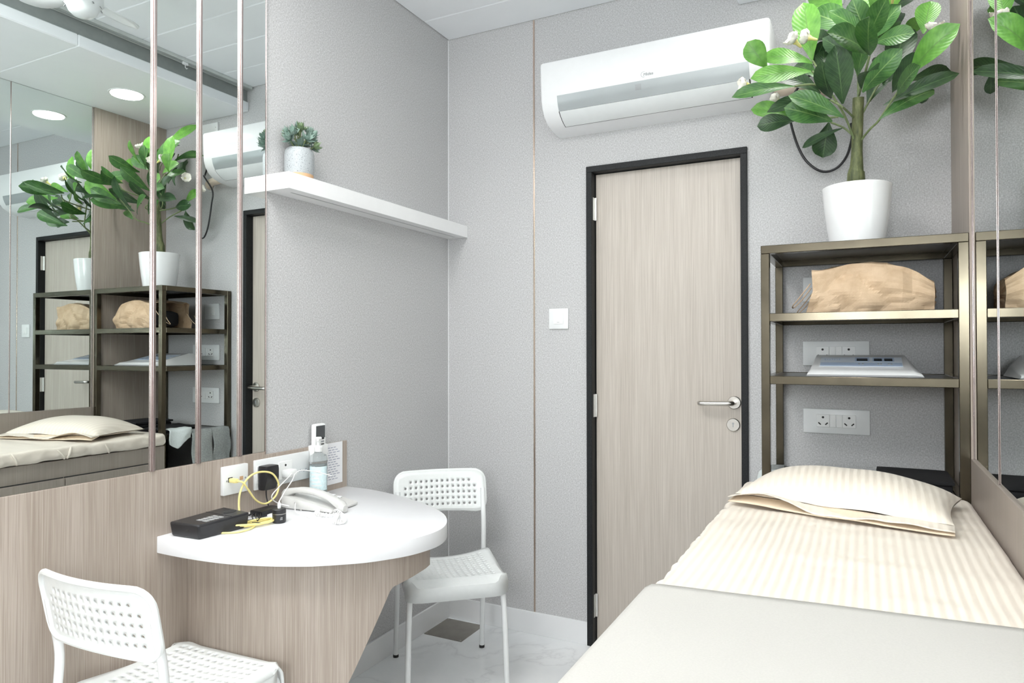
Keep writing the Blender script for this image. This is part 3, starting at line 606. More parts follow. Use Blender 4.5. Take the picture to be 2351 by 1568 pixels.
for bs, tp, wd_, s_ in LV:
    nrm = Vector((rl.uniform(-.25, .25), -1.0, rl.uniform(-.05, .45)))
    lm = leaf_mb(bs, Vector(bs) + (Vector(tp) - Vector(bs)) * 1.06, wd_ * 1.32, nrm, rl.uniform(0.03, 0.12), rl.uniform(.1, .35), 'obovate', 10, rl.uniform(0, .04))
    sx_ = max(0.0, max(p[0] for p in lm.v) - 2.082); lm.v = [(p[0] - sx_, min(p[1], -0.012), p[2]) for p in lm.v]      # keep clear of the side and back walls
    put_leaf(lm, ('leaf_dark', 'leaf_mid', 'leaf_light')[s_], pl)
FL = [((1.617, -0.44, 2.308), (-.55, -.45, .5)), ((1.452, -0.36, 2.222), (-.85, -.35, .1)), ((2.012, -0.36, 2.292), (.1, -.35, .85)), ((1.905, -0.30, 2.46), (.1, -.5, .8)), ((1.655, -0.36, 2.345), (-.9, .1, .45)), ((1.54, -0.20, 2.20), (-.7, .1, .5))]
for c, d in FL:
    c = Vector(c); d = Vector(d).normalized(); a0 = d.orthogonal().normalized(); b0 = d.cross(a0)
    fo = put('flower', MB().lathe([(0.0, -0.03), (0.004, -0.026), (0.006, -0.008), (0.010, 0.0), (0.0, 0.002)], (0, 0, 0), 12).xform(Matrix.Translation(c) @ d.to_track_quat('Z', 'Y').to_matrix().to_4x4()), 'flower_yellow', pl)
    for q in range(6):
        an = q * PI / 3; e = (a0 * math.cos(an) + b0 * math.sin(an))
        put_leaf(leaf_mb(c + e * 0.003, c + e * 0.027 + d * (0.022 + 0.006 * (q % 2)), 0.036, d - e * .6, -0.16, 0.35, 'obovate', 6, .09), 'flower_white', fo, 'petal')

# ------------------------------------------------------------------ things on the shelves
# paper bag lying on its side, open to the left
bag = thing('paper_bag', (1.82, -0.28, 1.418), 'crumpled brown kraft paper bag lying on upper shelf', 'paper bag')
def bagf(u, v):
    x = 1.642 + 0.366 * u + 0.024 * (0.5 - abs(v * 4 % 1 - .5)) * (1 - u)
    zt = [0.142, 0.146, 0.148, 0.150, 0.151, 0.146, 0.132, 0.112, 0.082][min(8, int(u * 8))]; zn = [0.142, 0.146, 0.148, 0.150, 0.151, 0.146, 0.132, 0.112, 0.082][min(8, int(u * 8) + 1)]
    h = zt + (zn - zt) * (u * 8 % 1); hd_ = 0.115 * (1 - 0.30 * max(0, u - .75) * 4 * .6)
    an = v * 4; k = int(an) % 4; f = an - int(an)
    c = [(-1, 0), (-1, 1), (1, 1), (1, 0)]; p, q = c[k], c[(k + 1) % 4]
    yy = p[0] + (q[0] - p[0]) * f; zz = p[1] + (q[1] - p[1]) * f
    if k == 0: yy -= 0.16 * math.sin(PI * f) * (0.4 + .6 * u)
    x += 0.018 * zz * (1 - u) * 1.0
    cr = 0.012 - abs(nz((x * .8, yy * .12, zz * .14), 12, 3)) * 0.026 - abs(nz((x * .7, yy * .12, zz * .2), 24, 7)) * 0.006 + nz((x, yy * .12, zz * .14), 9, 5) * 0.008
    y_ = -0.285 + yy * hd_ + (cr if k in (0, 2) else 0); z_ = 1.4185 + zz * h + (cr * .9 if k == 1 else 0)
    return (x, y_, max(1.4183, z_))
o = put('bag_body', MB().grid(bagf, 40, 64), 'kraft', bag, False); o.modifiers.new('th', 'SOLIDIFY').thickness = 0.0012
mb = MB(); ring = [bagf(1.0, j / 32) for j in range(32)]
cen = Vector((2.014, -0.285, 1.455)); mb.v = ring + [tuple(Vector(p) * .5 + cen * .5 + Vector((0.006 * (j % 3 - 1), 0, 0))) for j, p in enumerate(ring)] + [tuple(cen)]
mb.f = [(j, (j + 1) % 32, 32 + (j + 1) % 32, 32 + j) for j in range(32)] + [(32 + j, 32 + (j + 1) % 32, 64) for j in range(32)]
put('folded_bottom', mb, 'kraft', bag, False)
for y0, z0 in ((-0.385, 1.50), (-0.19, 1.49)):
    put('handle', tube(smoothpts([(1.655, y0, z0 + .015), (1.62, y0 + .01, z0 - .03), (1.598, y0 + .03, z0 - .055), (1.600, y0 + .05, z0 - .06), (1.625, y0 + .05, z0 - .035), (1.655, y0 + .05, z0 + .005)], 5), 0.0018, 6), 'kraft', bag)
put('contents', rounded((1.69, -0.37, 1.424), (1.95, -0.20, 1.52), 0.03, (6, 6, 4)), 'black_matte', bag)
# white therapy device with sloping control panel
dv = thing('desktop_device', (1.81, -0.26, 1.21), 'white desktop device with blue control panel on lower shelf', 'device')
dy0, dy1, dz = -0.405, -0.13, 1.2105
def dvb(p): return p
mb = MB(); prof_d = [(dy0, 0.0), (dy0 - 0.004, 0.006), (dy0 + 0.01, 0.016), (dy0 + 0.05, 0.022), (dy0 + 0.235, 0.067), (dy1 - 0.01, 0.066), (dy1, 0.056), (dy1, 0.0)]
ins = [(1.650, 1.0), (1.655, 0.0), (1.950, 0.0), (1.962, 1.0)]
n = len(prof_d)
for x, s in ((1.655, 0.6), (1.662, 1.0), (1.935, 1.0), (1.958, 0.55)): mb.v += [(x + (0.02 * (1 - zz / 0.067) if x > 1.9 else -0.012 * (1 - zz / 0.067)), yy, dz + zz * s) for yy, zz in prof_d]
for k in range(3): mb.f += [(k * n + i, (k + 1) * n + i, (k + 1) * n + (i + 1) % n, k * n + (i + 1) % n) for i in range(n)]
mb.f += [tuple(range(n)), tuple(reversed(range(3 * n, 4 * n)))]
put('case', mb, 'white_gloss', dv)
sl = math.atan2(0.045, 0.185); Md = Matrix.Translation((0, dy0 + 0.075, dz + 0.0284)) @ Matrix.Rotation(sl, 4, 'X')
def panel(name, x0, x1, v0, v1, th, mat, par): return put(name, box((x0, v0, 0.0), (x1, v1, th)).xform(Md), mat, par, False)
cp = panel('control_panel', 1.678, 1.925, 0.008, 0.128, 0.0008, 'print_blue_pale', dv)
panel('panel_band', 1.68, 1.923, 0.012, 0.055, 0.0011, 'print_blue', cp)
for x0, x1 in ((1.785, 1.828), (1.838, 1.902)): panel('screen_bezel', x0, x1, 0.068, 0.124, 0.0013, 'print_blue', cp)
for x0, x1 in ((1.790, 1.823), (1.842, 1.866), (1.873, 1.897)): panel('screen', x0, x1, 0.076, 0.108, 0.0018, 'lcd', cp)
for x0 in (1.795, 1.806, 1.852, 1.860, 1.882, 1.890): panel('button', x0, x0 + 0.005, 0.030, 0.042, 0.002, 'grey_print', cp)
for k in range(7): put('lettering', box((1.690 + k * 0.0075, 0.088 + 0.004 * (k % 2), 0.0008), (1.6945 + k * 0.0075, 0.106 - 0.003 * (k % 3), 0.0012)).xform(Md), 'print_blue', cp, False)
# low shelf: black case, tissue, towels over the side rail
t = thing('black_case', (1.93, -0.2, 0.847), 'black fabric case on lowest visible shelf behind pillow', 'case')
mb = rounded((1.855, -0.36, 0.847), (2.057, -0.13, 0.878), 0.012, (8, 8, 3)); put('body', mb, 'black_matte', t)
put('lid', rounded((1.848, -0.365, 0.874), (2.061, -0.125, 0.889), 0.006, (6, 6, 2)), 'black_matte', t)
t = thing('black_bag', (1.69, -0.22, 0.847), 'slumped black bag beside the case on low shelf', 'bag')
mb = rounded((1.60, -0.36, 0.847), (1.785, -0.14, 0.868), 0.010, (10, 12, 5)); mb.v = [(x, y_, z + (nz((x, y_, z), 14, 2) * .01 if z > .86 else 0)) for x, y_, z in mb.v]
put('body', mb, 'black_matte', t); put('strap', tube(smoothpts([(1.64, -0.33, 0.87), (1.66, -0.345, 0.882), (1.70, -0.34, 0.882), (1.73, -0.32, 0.87)], 5), 0.004, 6), 'black_matte', t)
def drape(name, y0, y1, ztop, zb, xo, mat, label, cat, seed, jag=0.0):
    def fn(u, v):
        y_ = y0 + (y1 - y0) * v
        s = u * (0.03 + 0.02 + (ztop - zb))
        if s < 0.03: x = UX0 + PW + 0.005 - s * 1.3; z = ztop + 0.006
        elif s < 0.05: a = (s - .03) / .02 * PI / 2; x = UX0 - 0.004 - 0.012 * math.sin(a); z = ztop - 0.006 + 0.012 * math.cos(a)
        else: x = UX0 - 0.016 - xo * min(1, (s - .05) / .1); z = ztop - 0.006 - (s - .05)
        w = nz((0, y_, z), 12, seed); x -= max(0, 0.010 + 0.016 * w) * min(1, s / .07)
        if jag: z += jag * (1 - abs(2 * v - 0.7)) * -min(1, s / .08) * (u) + 0.008 * nz((y_, 0, 0), 40, seed) * u
        return (x, y_ + 0.012 * nz((0, 0, z), 9, seed), z + 0.004 * nz((y_, x, 0), 25, seed))
    o = put(name, MB().grid(fn, 22, 18), mat); o.modifiers.new('th', 'SOLIDIFY').thickness = 0.005
    return tag(o, label, cat)
drape('towel', -0.285, -0.155, 0.848, 0.50, 0.006, 'towel', 'grey towel hanging over shelf side rail, nearer the couch', 'towel', 1)
drape('towel', -0.150, -0.030, 0.848, 0.50, 0.004, 'towel', 'grey towel hanging over shelf side rail, nearer the door', 'towel', 4)
drape('cloth', -0.418, -0.292, 0.868, 0.815, 0.004, 'tissue', 'pale waffle cloth over shelf rail beside couch head', 'cloth', 9, 0.04)

# ------------------------------------------------------------------ treatment couch
bd = thing('treatment_couch', (1.78, -1.45, 0), 'laminate treatment couch with cream striped sheet', 'bed')
BX0, BX1, BY0, BY1 = 1.470, 2.088, -2.42, -0.462
put('base', box((BX0, BY0, 0.06), (BX1, BY1, 0.795), 0.002, 1), 'panel_plain', bd, False)
put('plinth', box((BX0 + 0.04, BY0 + 0.03, 0.0), (BX1, BY1 - 0.02, 0.06)), 'panel_plain', bd, False)
for a, b2 in ((-0.976, -0.545), (-1.60, -0.980), (-2.38, -1.604)):
    d_ = put('drawer', box((BX0 - 0.016, a, 0.40), (BX0 - 0.0005, b2, 0.712), 0.0015, 1), 'panel_plain', bd, False)
    put('drawer_gap', box((BX0 - 0.002, a, 0.7125), (BX0 - 0.0002, b2, 0.717)), 'hole_dark', d_, False)
    d_ = put('drawer', box((BX0 - 0.016, a, 0.09), (BX0 - 0.0005, b2, 0.395), 0.0015, 1), 'panel_plain', bd, False)
mb = rounded((1.452, BY0 - 0.005, 0.797), (2.090, BY1 + 0.004, 0.860), 0.024, (60, 130, 8)); nv = []
for x, y_, z in mb.v:
    if z > 0.83:
        k = min(1, (z - .83) / .03); e = max(0, -0.98 - y_) if y_ > -1.7 else 0
        z += k * (0.006 * nz((x * .6, y_ * 2.2, 0), 3.2, 2) + 0.003 * nz((x * .5, y_ * 3, 0), 8, 5))
    if x < 1.49 and z < 0.86: x += 0.010 * nz((0, y_, z * .35), 17, 6) + 0.006 * nz((0, y_, z), 40, 3)
    if z < 0.815: z += 0.008 * nz((x, y_, 0), 12, 8)
    nv.append((x, y_, max(z, 0.7965)))
mb.v = nv
mt = put('mattress', mb, 'sheet_cream', bd)
for y0, dy in ((-0.80, .03), (-0.95, -.02), (-1.02, .04), (-1.2, .02)):   # tucked folds of the sheet on the side
    put('sheet_fold', tube(smoothpts([(1.462, y0, 0.852), (1.4535, y0 + dy * .3, 0.838), (1.4530, y0 + dy * .7, 0.818), (1.458, y0 + dy, 0.800)], 5), [0.001, 0.003, 0.0045, 0.005, 0.0055, 0.006, 0.006, 0.006, 0.0065, 0.0065, 0.007, 0.007, 0.0065, 0.006, 0.005, 0.003], 8), 'sheet_cream', mt)
# grey throw over the lower half
def thr(u, v):
    y_ = -1.600 + 0.028 * (v * 1.9 - .6) * 1.0 - u * 0.80
    y_ = (-1.628 + 0.062 * v) - u * (0.80 + 0.062 * v * 0)
    s = v * 1.0
    L_side = 0.22; L_top = 0.632; tot = L_side + L_top; d = v * tot
    z_edge = 0.868
    if d < L_side - 0.03: x = 1.4445 - 0.006 * nz((0, y_, d), 6, 1) - .004; z = z_edge - 0.03 - (L_side - 0.03 - d)
    elif d < L_side + 0.017: a = (d - (L_side - .03)) / 0.047 * PI / 2; x = 1.4705 - 0.03 * math.cos(a); z = z_edge - 0.03 + 0.03 * math.sin(a)
    else: x = 1.4705 + (d - L_side - 0.017); z = z_edge + 0.002 * nz((x, y_, 0), 5, 3)
    vv = max(0, (d - L_side) / L_top); y_ = (-1.625 + 0.062 * vv) - u * (0.785 + .062 * vv)
    return (min(x, 2.085), y_, z + 0.0015)
o = put('grey_throw', MB().grid(thr, 40, 60), 'grey_blanket'); o.modifiers.new('th', 'SOLIDIFY').thickness = 0.004
tag(o, 'smooth grey throw covering foot half of couch', 'blanket')
# pillow
pw = thing('pillow', (1.765, -0.75, 0.868), 'cream striped pillow at the head of the couch', 'pillow')
PC = [Vector((1.480, -0.815, 0)), Vector((1.998, -0.965, 0)), Vector((2.050, -0.620, 0)), Vector((1.545, -0.520, 0))]   # near-left, near-right, far-right, far-left
def pq(u, v):
    a = PC[0].lerp(PC[1], u); b2 = PC[3].lerp(PC[2], u); p = a.lerp(b2, v)
    c = (PC[0] + PC[1] + PC[2] + PC[3]) / 4; e = max(abs(2 * u - 1), abs(2 * v - 1)); side = (1 - abs(2 * u - 1) ** 2) if abs(2 * v - 1) > abs(2 * u - 1) else (1 - abs(2 * v - 1) ** 2)
    return p + (c - p) * 0.06 * side * e ** 3
def prof_p(u, v):
    a = max(0, 1 - abs(2 * u - 1) ** 2.6); b2 = max(0, 1 - abs(2 * v - 1) ** 2.4); return (a * b2) ** 0.55
def ptop(u, v): p = pq(u, v); h = prof_p(u, v); return (p.x, p.y, 0.886 + 0.076 * h + 0.004 * nz((p.x, p.y, 0), 9, 4) + (0.010 * nz((p.x, p.y, 0), 45, 2) * max(0, abs(2 * u - 1) - .75) if h > 0 else 0))
def pbot(u, v): p = pq(u, v); h = prof_p(u, v); return (p.x, p.y, 0.884 - 0.014 * min(1, h * 1.3))
mb = MB().grid(ptop, 44, 32); mb.grid(lambda u, v: pbot(1 - u, v), 44, 32)
put('cushion', mb, 'pillow_cream', pw)
dn = (PC[0] - PC[3]).normalized()
def hem(up):
    def fn(u, v):
        p = pq(u, 0.0); ext = 0.058 * (1 - 0.35 * abs(2 * u - 1))
        q = p + dn * (ext * v - 0.012 * (1 - v)) + Vector((0.012 * (u - .5) * v, 0, 0))
        lift = 0.026 * math.exp(-((u - 0.18) / 0.13) ** 2) * (v ** .8) + 0.004 * math.sin(u * 9)
        z = 0.884 + (lift if up else -0.008 * v + 0.002 * math.sin(u * 13)) - 0.006 * v + (0.006 * nz((u * 4, v, 0), 2, 3) * v if up else 0)
        return (q.x, q.y, max(z, 0.872 if up else 0.8695))
    return fn
o = put('hem', MB().grid(hem(True), 40, 6), 'pillow_cream', pw); o.modifiers.new('th', 'SOLIDIFY').thickness = 0.002
o = put('hem', MB().grid(hem(False), 40, 6), 'hem_tan', pw); o.modifiers.new('th', 'SOLIDIFY').thickness = 0.002

# ------------------------------------------------------------------ desk
TZ = 0.765
out = [(0.0065, -1.569), (.07, -1.570), (.138, -1.568), (.21, -1.562), (.279, -1.551), (.355, -1.529), (.425, -1.5), (.49, -1.466), (.545, -1.424), (.60, -1.374), (.643, -1.314), (.669, -1.265), (.683, -1.215), (.689, -1.165),
       (.683, -1.115), (.662, -1.062), (.63, -1.012), (.585, -.962), (.52, -.913), (.445, -.870), (.365, -.833), (.28, -.800), (.20, -.777), (.13, -.762), (.07, -.757), (.0065, -.756)]
dk = thing('wall_desk', (0.3, -1.16, 0), 'white semicircular wall desk on greige laminate support', 'desk')
pts = smoothpts([(a, b2, 0) for a, b2 in out], 3)
bm = bmesh.new(); vs = [bm.verts.new((p.x, p.y, TZ - 0.047)) for p in pts]; f_ = bm.faces.new(vs)
ex = bmesh.ops.extrude_face_region(bm, geom=[f_]); 
for v_ in [g for g in ex['geom'] if isinstance(g, bmesh.types.BMVert)]: v_.co.z = TZ
bmesh.ops.recalc_face_normals(bm, faces=bm.faces)
ed = [e for e in bm.edges if abs(e.verts[0].co.z - e.verts[1].co.z) < 1e-6 and max(e.verts[0].co.x, e.verts[1].co.x) > 0.0075]
bmesh.ops.bevel(bm, geom=ed, offset=0.002, segments=2, profile=0.5, affect='EDGES')
put('desk_top', MB().bm(bm), 'table_white', dk)
# support: one bent laminate panel from the wall out to the tip, its free edge cut on the slant
sp2 = smoothpts([(0.0065, -1.466, 0), (0.14, -1.464, 0), (0.28, -1.447, 0), (0.40, -1.405, 0), (0.50, -1.340, 0), (0.57, -1.262, 0), (0.605, -1.19, 0), (0.617, -1.12, 0), (0.612, -1.08, 0)], 8)
al = [0.0]
for i in range(1, len(sp2)): al.append(al[-1] + (sp2[i] - sp2[i - 1]).length)
A_ = al[-1]
def zb(a):
    d = A_ - a                              # distance back from the free end
    if d < 0.165: return 0.634 - 0.027 * (d / 0.165) ** 1.5
    return max(0.0, 0.607 - (d - 0.165) * 2.03)
mb = MB(); n = len(sp2)
for k, p in enumerate(sp2):
    t2 = (sp2[min(k + 1, n - 1)] - sp2[max(k - 1, 0)]).normalized(); n2 = Vector((-t2.y, t2.x, 0)) * 0.024; z = zb(al[k])
    mb.v += [(p.x, p.y, TZ - 0.047), (p.x, p.y, z), (p.x + n2.x, p.y + n2.y, z), (p.x + n2.x, p.y + n2.y, TZ - 0.047)]
for k in range(n - 1): mb.f += [(4 * k + i, 4 * k + 4 + i, 4 * k + 4 + (i + 1) % 4, 4 * k + (i + 1) % 4) for i in range(4)]
mb.f += [(0, 1, 2, 3), tuple(4 * (n - 1) + i for i in (3, 2, 1, 0))]
mb.v = [(max(x, 0.0065), y_, z) for x, y_, z in mb.v]
put('support', mb, 'laminate', dk)

# ------------------------------------------------------------------ chairs
def holed(nx, ny, x0, x1, z0, z1, rad, skip, outline_fn, nseg=8):
    """flat sheet in (u,w) with round holes on a grid, bordered out to a rounded outline"""
    mb = MB(); cw, ch = (x1 - x0) / nx, (z1 - z0) / ny; key = {}
    def vert(u, w):
        k = (round(u, 6), round(w, 6))
        if k not in key: key[k] = len(mb.v); mb.v.append((u, w, 0.0))
        return key[k]
    for i in range(nx):
        for j in range(ny):
            cx, cy = x0 + (i + .5) * cw, z0 + (j + .5) * ch
            per = [vert(cx + a * cw / 2, cy + b2 * ch / 2) for a, b2 in ((-1, -1), (0, -1), (1, -1), (1, 0), (1, 1), (0, 1), (-1, 1), (-1, 0))]
            if (i, j) in skip: mb.f.append(tuple(per)); continue
            hole = [vert(cx + rad * math.cos(a), cy + rad * math.sin(a)) for a in [math.radians(225 + 45 * q) for q in range(8)]]
            for q in range(8): mb.f.append((per[q], per[(q + 1) % 8], hole[(q + 1) % 8], hole[q]))
    # border
    per = [(x0 + i * cw / 2, z0) for i in range(2 * nx)] + [(x1, z0 + j * ch / 2) for j in range(2 * ny)] + [(x1 - i * cw / 2, z1) for i in range(2 * nx)] + [(x0, z1 - j * ch / 2) for j in range(2 * ny)]
    inner = [vert(*p) for p in per]; outer = [vert(*outline_fn(*p)) for p in per]; mid = [vert(*[(p[k] + outline_fn(*p)[k]) / 2 for k in (0, 1)]) for p in per]; n = len(per)
    for q in range(n):
        mb.f.append((inner[q], mid[q], mid[(q + 1) % n], inner[(q + 1) % n])); mb.f.append((mid[q], outer[q], outer[(q + 1) % n], mid[(q + 1) % n]))
    return mb, [mb.v[i][:2] for i in outer]
def roundrect(hw, h0, h1, r):
    def fn(u, w):
        # push a point of the inner rectangle out to the rounded outline
        c0, c1 = (h0 + h1) / 2, (h1 - h0) / 2
        a, b2 = u / (hw), (w - c0) / c1; m_ = max(abs(a), abs(b2)); a, b2 = a / m_, b2 / m_
        x, y_ = a * hw, c0 + b2 * c1; qx = min(max(x, -hw + r), hw - r); qy = min(max(y_, h0 + r), h1 - r); d = Vector((x - qx, y_ - qy))
        if d.length > 1e-9 and abs(x) > hw - r and (y_ > h1 - r or y_ < h0 + r): d = d.normalized() * r; return (qx + d.x, qy + d.y)
        return (x, y_)
    return fn
def make_chair(label):
    t = thing('perforated_chair', (0, 0, 0), label, 'chair', 'white perforated chairs')
    # backrest, width along x, height along z, gently dished
    def back(u, w): return Vector((u, -0.196 - 0.030 * (1 - (u / 0.195) ** 2) - (w - 0.60) * 0.20 + 0.030, w))
    fn = roundrect(0.192, 0.605, 0.775, 0.045)
    def outl(u, w):
        x, z = fn(u, w)
        if z < 0.62: z += 0.010 * (1 - (x / 0.192) ** 2)
        return (x, z)
    skip = {(0, 4), (13, 4)}
    mb, ol = holed(14, 5, -0.160, 0.160, 0.626, 0.746, 0.0054, skip, outl)
    mb.v = [tuple(back(u, w)) for u, w, _ in mb.v]
    o = put('backrest', mb, 'chair_plastic', t); m_ = o.modifiers.new('th', 'SOLIDIFY'); m_.thickness = 0.006; m_.offset = 0
    put('backrest_rim', tube([back(u, w) + Vector((0, -0.0045, 0)) for u, w in ol], 0.0075, 8, True), 'chair_plastic', o)
    # seat with waterfall front
    def seat(u, w):
        # w runs from the rear edge forwards and on down the front apron
        k = min(1, max(0, (w + .10) / .30)); s = w; q = (u / 0.19) ** 2
        z = 0.447 - 0.018 * (1 - q) * (1 - k ** 3) + 0.008 * q * (1 - k) ** 2
        yy = s
        if s > 0.195:
            d = s - 0.195; r = 0.032; am = PI * 0.47; a = min(d / r, am)
            yy = 0.195 + r * math.sin(a); z -= r * (1 - math.cos(a))
            if d / r > am: rest = d - r * am; yy += rest * math.cos(am); z -= rest * math.sin(am)
        if s > 0.12: yy -= 0.030 * max(0, (abs(u) - .135) / .059) ** 2 * min(1, (s - .12) / .075)
        ex_ = abs(u) - 0.178
        if ex_ > 0 and s < 0.2: z -= ex_ * ex_ * 60 * min(1, (k * 1.6))
        return Vector((u, yy, z))
    mb, ol = holed(13, 12, -0.158, 0.158, -0.105, 0.184, 0.0052, set(), roundrect(0.194, -0.138, 0.281, 0.018))
    mb.v = [tuple(seat(u, w)) for u, w, _ in mb.v]
    o = put('seat', mb, 'chair_plastic', t); m_ = o.modifiers.new('th', 'SOLIDIFY'); m_.thickness = 0.006; m_.offset = 0
    # turned-down side flanges
    for s in (-1, 1):
        def fl(u, v, s=s): p = seat(s * 0.194, -0.130 + 0.334 * u); return p + Vector((s * 0.002 * math.sin(v * PI), 0, -v * (0.010 + 0.028 * u ** 2)))
        of = put('side_flange', MB().grid(fl, 14, 3), 'chair_plastic', o); of.modifiers.new('th', 'SOLIDIFY').thickness = 0.004
    for s in (-1, 1):
        rl_ = put('leg', tube(smoothpts([(s * 0.186, -0.222, 0.006), (s * 0.184, -0.196, 0.24), (s * 0.182, -0.172, 0.43), (s * 0.181, -0.163, 0.53), (s * 0.181, -0.166, 0.585), (s * 0.182, -0.177, 0.64), (s * 0.182, -0.188, 0.70)], 5), 0.0108, 12), 'chair_tube', t)
        put('foot', lathe([(0.0, 0.0), (0.0118, 0.0), (0.0118, 0.011), (0.0105, 0.012)], (s * 0.186, -0.222, 0), 14), 'rubber', rl_)
        fl_ = put('leg', tube(smoothpts([(s * 0.186, 0.222, 0.006), (s * 0.181, 0.208, 0.25), (s * 0.175, 0.196, 0.385), (s * 0.172, 0.178, 0.412), (s * 0.170, 0.14, 0.416), (s * 0.173, 0.0, 0.415), (s * 0.181, -0.165, 0.428)], 5), 0.0108, 12), 'chair_tube', t)
        put('foot', lathe([(0.0, 0.0), (0.0118, 0.0), (0.0118, 0.011), (0.0105, 0.012)], (s * 0.186, 0.222, 0), 14), 'rubber', fl_)
    put('crossbar', tube([(-0.175, -0.06, 0.416), (0.175, -0.06, 0.416)], 0.008, 10), 'chair_tube', t)
    return t
ch = make_chair('white perforated chair in corner behind the desk, facing the camera')
ch.location = (0.3275, -0.523, 0); ch.rotation_euler = (0, 0, math.radians(-138.2))
def copy_tree(o, parent=None):
    c = o.copy(); COL.objects.link(c)
    if parent: c.parent = parent
    for k in o.children: copy_tree(k, c)
    return c
c2 = copy_tree(ch); c2['label'] = 'white perforated chair in front of the desk, seen from behind'
c2.location = (0.222, -1.690, 0); c2.rotation_euler = (0, 0, math.radians(3))

# ------------------------------------------------------------------ floor drain cover
t = thing('floor_drain', (0.113, -0.13, 0), 'square grey metal drain cover in floor corner', 'drain cover')
put('cover', box((0.014, -0.232, 0.0), (0.213, -0.030, 0.0025), 0.0008, 1), 'drain_metal', t, False)
for x, y_ in ((0.024, -0.04), (0.203, -0.222), (0.024, -0.222), (0.203, -0.04)): put('screw', lathe([(0, 0.0033), (0.003, 0.0031), (0.003, 0.002)], (x, y_, 0), 10), 'steel', t)

# ------------------------------------------------------------------ wall plates, adaptors over the desk
PF = 0.0065
def plate(y0, y1, z0, z1, th=0.011):
    return box((PF, y0, z0), (PF + th, y1, z1), 0.0025)
t = thing('data_socket', (0.01, -1.303, 0.838), 'square white data socket plate with yellow plug, above black box', 'socket')
put('plate', plate(-1.352, -1.255, 0.840, 0.930, 0.016), 'plate_white', t)
for yy in (-1.340, -1.267): put('screw', lathe([(0, 0.0012), (0.003, 0.001), (0.003, 0)], (PF + 0.016, yy, 0.885), 10, 'x'), 'grey_print', t)
put('port', box((PF + 0.0155, -1.335, 0.880), (PF + 0.0165, -1.318, 0.895)), 'hole_dark', t, False); put('port', box((PF + 0.0155, -1.290, 0.880), (PF + 0.0165, -1.276, 0.892)), 'terracotta', t, False)
t = thing('power_socket', (0.01, -1.095, 0.83), 'long white socket plate behind the telephone', 'socket')
put('plate', plate(-1.221, -0.969, 0.833, 0.932, 0.009), 'plate_white', t)
put('socket_module', box((PF + 0.009, -1.215, 0.855), (PF + 0.0115, -1.150, 0.912), 0.001, 1), 'white_plastic', t); sm = put('socket_module', box((PF + 0.009, -1.118, 0.850), (PF + 0.0115, -1.055, 0.912), 0.001, 1), 'white_plastic', t)
put('pin_hole', lathe([(0, .0006), (0.004, .0006), (0.004, -.001)], (PF + 0.0115, -1.087, 0.898), 12, 'x'), 'hole_dark', sm)
for k in range(5): put('handwriting', tube([(PF + 0.0094, -1.018 + k * .009, 0.862 + .004 * (k % 2)), (PF + 0.0094, -1.014 + k * .009, 0.872 - .005 * (k % 3)), (PF + 0.0094, -1.010 + k * .009, 0.864 + .005 * (k % 2))], 0.0006, 5), 'ink', t)
t = thing('plug_adaptor', (0.04, -1.185, 0.83), 'black plug-in power adaptor in long socket plate', 'adaptor')
mb = rounded((PF + 0.012, -1.213, 0.832), (0.062, -1.158, 0.915), 0.006, (4, 4, 6)); mb.v = [(x - max(0, (0.868 - z)) * .35 * (x > .03), y_, z) for x, y_, z in mb.v]
put('body', mb, 'black_plastic', t); put('cord', tube(smoothpts([(0.03, -1.186, 0.834), (0.032, -1.187, 0.81), (0.05, -1.195, 0.782), (0.08, -1.215, 0.772), (0.10, -1.25, 0.771)], 5), 0.0022, 7), 'black_plastic', t)
t = thing('plug', (0.03, -1.087, 0.86), 'white charger plug in long socket plate with cord', 'plug')
put('body', rounded((PF + 0.012, -1.108, 0.858), (0.052, -1.064, 0.885), 0.006, (4, 4, 4)), 'white_plastic', t)
put('cord', tube(smoothpts([(0.05, -1.09, 0.872), (0.075, -1.13, 0.868), (0.09, -1.19, 0.845), (0.085, -1.215, 0.82), (0.08, -1.19, 0.795), (0.10, -1.15, 0.776), (0.13, -1.14, 0.7695), (0.15, -1.15, 0.7675)], 6), 0.0018, 7), 'cable_white', t)
# yellow patch cable: plug, hanging loop, bundle on the desk
t = thing('network_cable', (0.12, -1.38, TZ), 'yellow network cable looping from wall plate to black box', 'cable')
put('plug', rounded((0.0235, -1.335, 0.879), (0.055, -1.320, 0.894), 0.004, (4, 3, 3)), 'cable_yellow', t)
lp = [(0.05, -1.328, 0.886), (0.068, -1.318, 0.882), (0.07, -1.300, 0.858), (0.07, -1.265, 0.815), (0.07, -1.225, 0.797), (0.072, -1.185, 0.815), (0.072, -1.172, 0.85), (0.07, -1.195, 0.888), (0.066, -1.235, 0.902), (0.063, -1.275, 0.899), (0.063, -1.305, 0.88), (0.064, -1.325, 0.85), (0.07, -1.335, 0.815), (0.085, -1.345, 0.785), (0.10, -1.365, 0.776)]
put('cable_loop', tube(smoothpts(lp, 7), 0.0031, 9), 'cable_yellow', t)
for k in range(4):
    a_ = 0.35 + k * 0.12; q = []
    for i in range(14):
        an = 2 * PI * i / 14; u_ = (0.050 + 0.005 * k) * math.cos(an); w_ = (0.011 + 0.0045 * k) * math.sin(an)
        dx, dy = 0.40, 0.92; q.append((0.152 + 0.004 * k + u_ * dx + w_ * dy, -1.352 - 0.005 * k + u_ * dy - w_ * dx, TZ + 0.0035 + 0.003 * k + 0.003 * math.sin(2 * an + k)))
    put('cable_coil', tube(q, 0.0026, 8, True), 'cable_yellow', t)
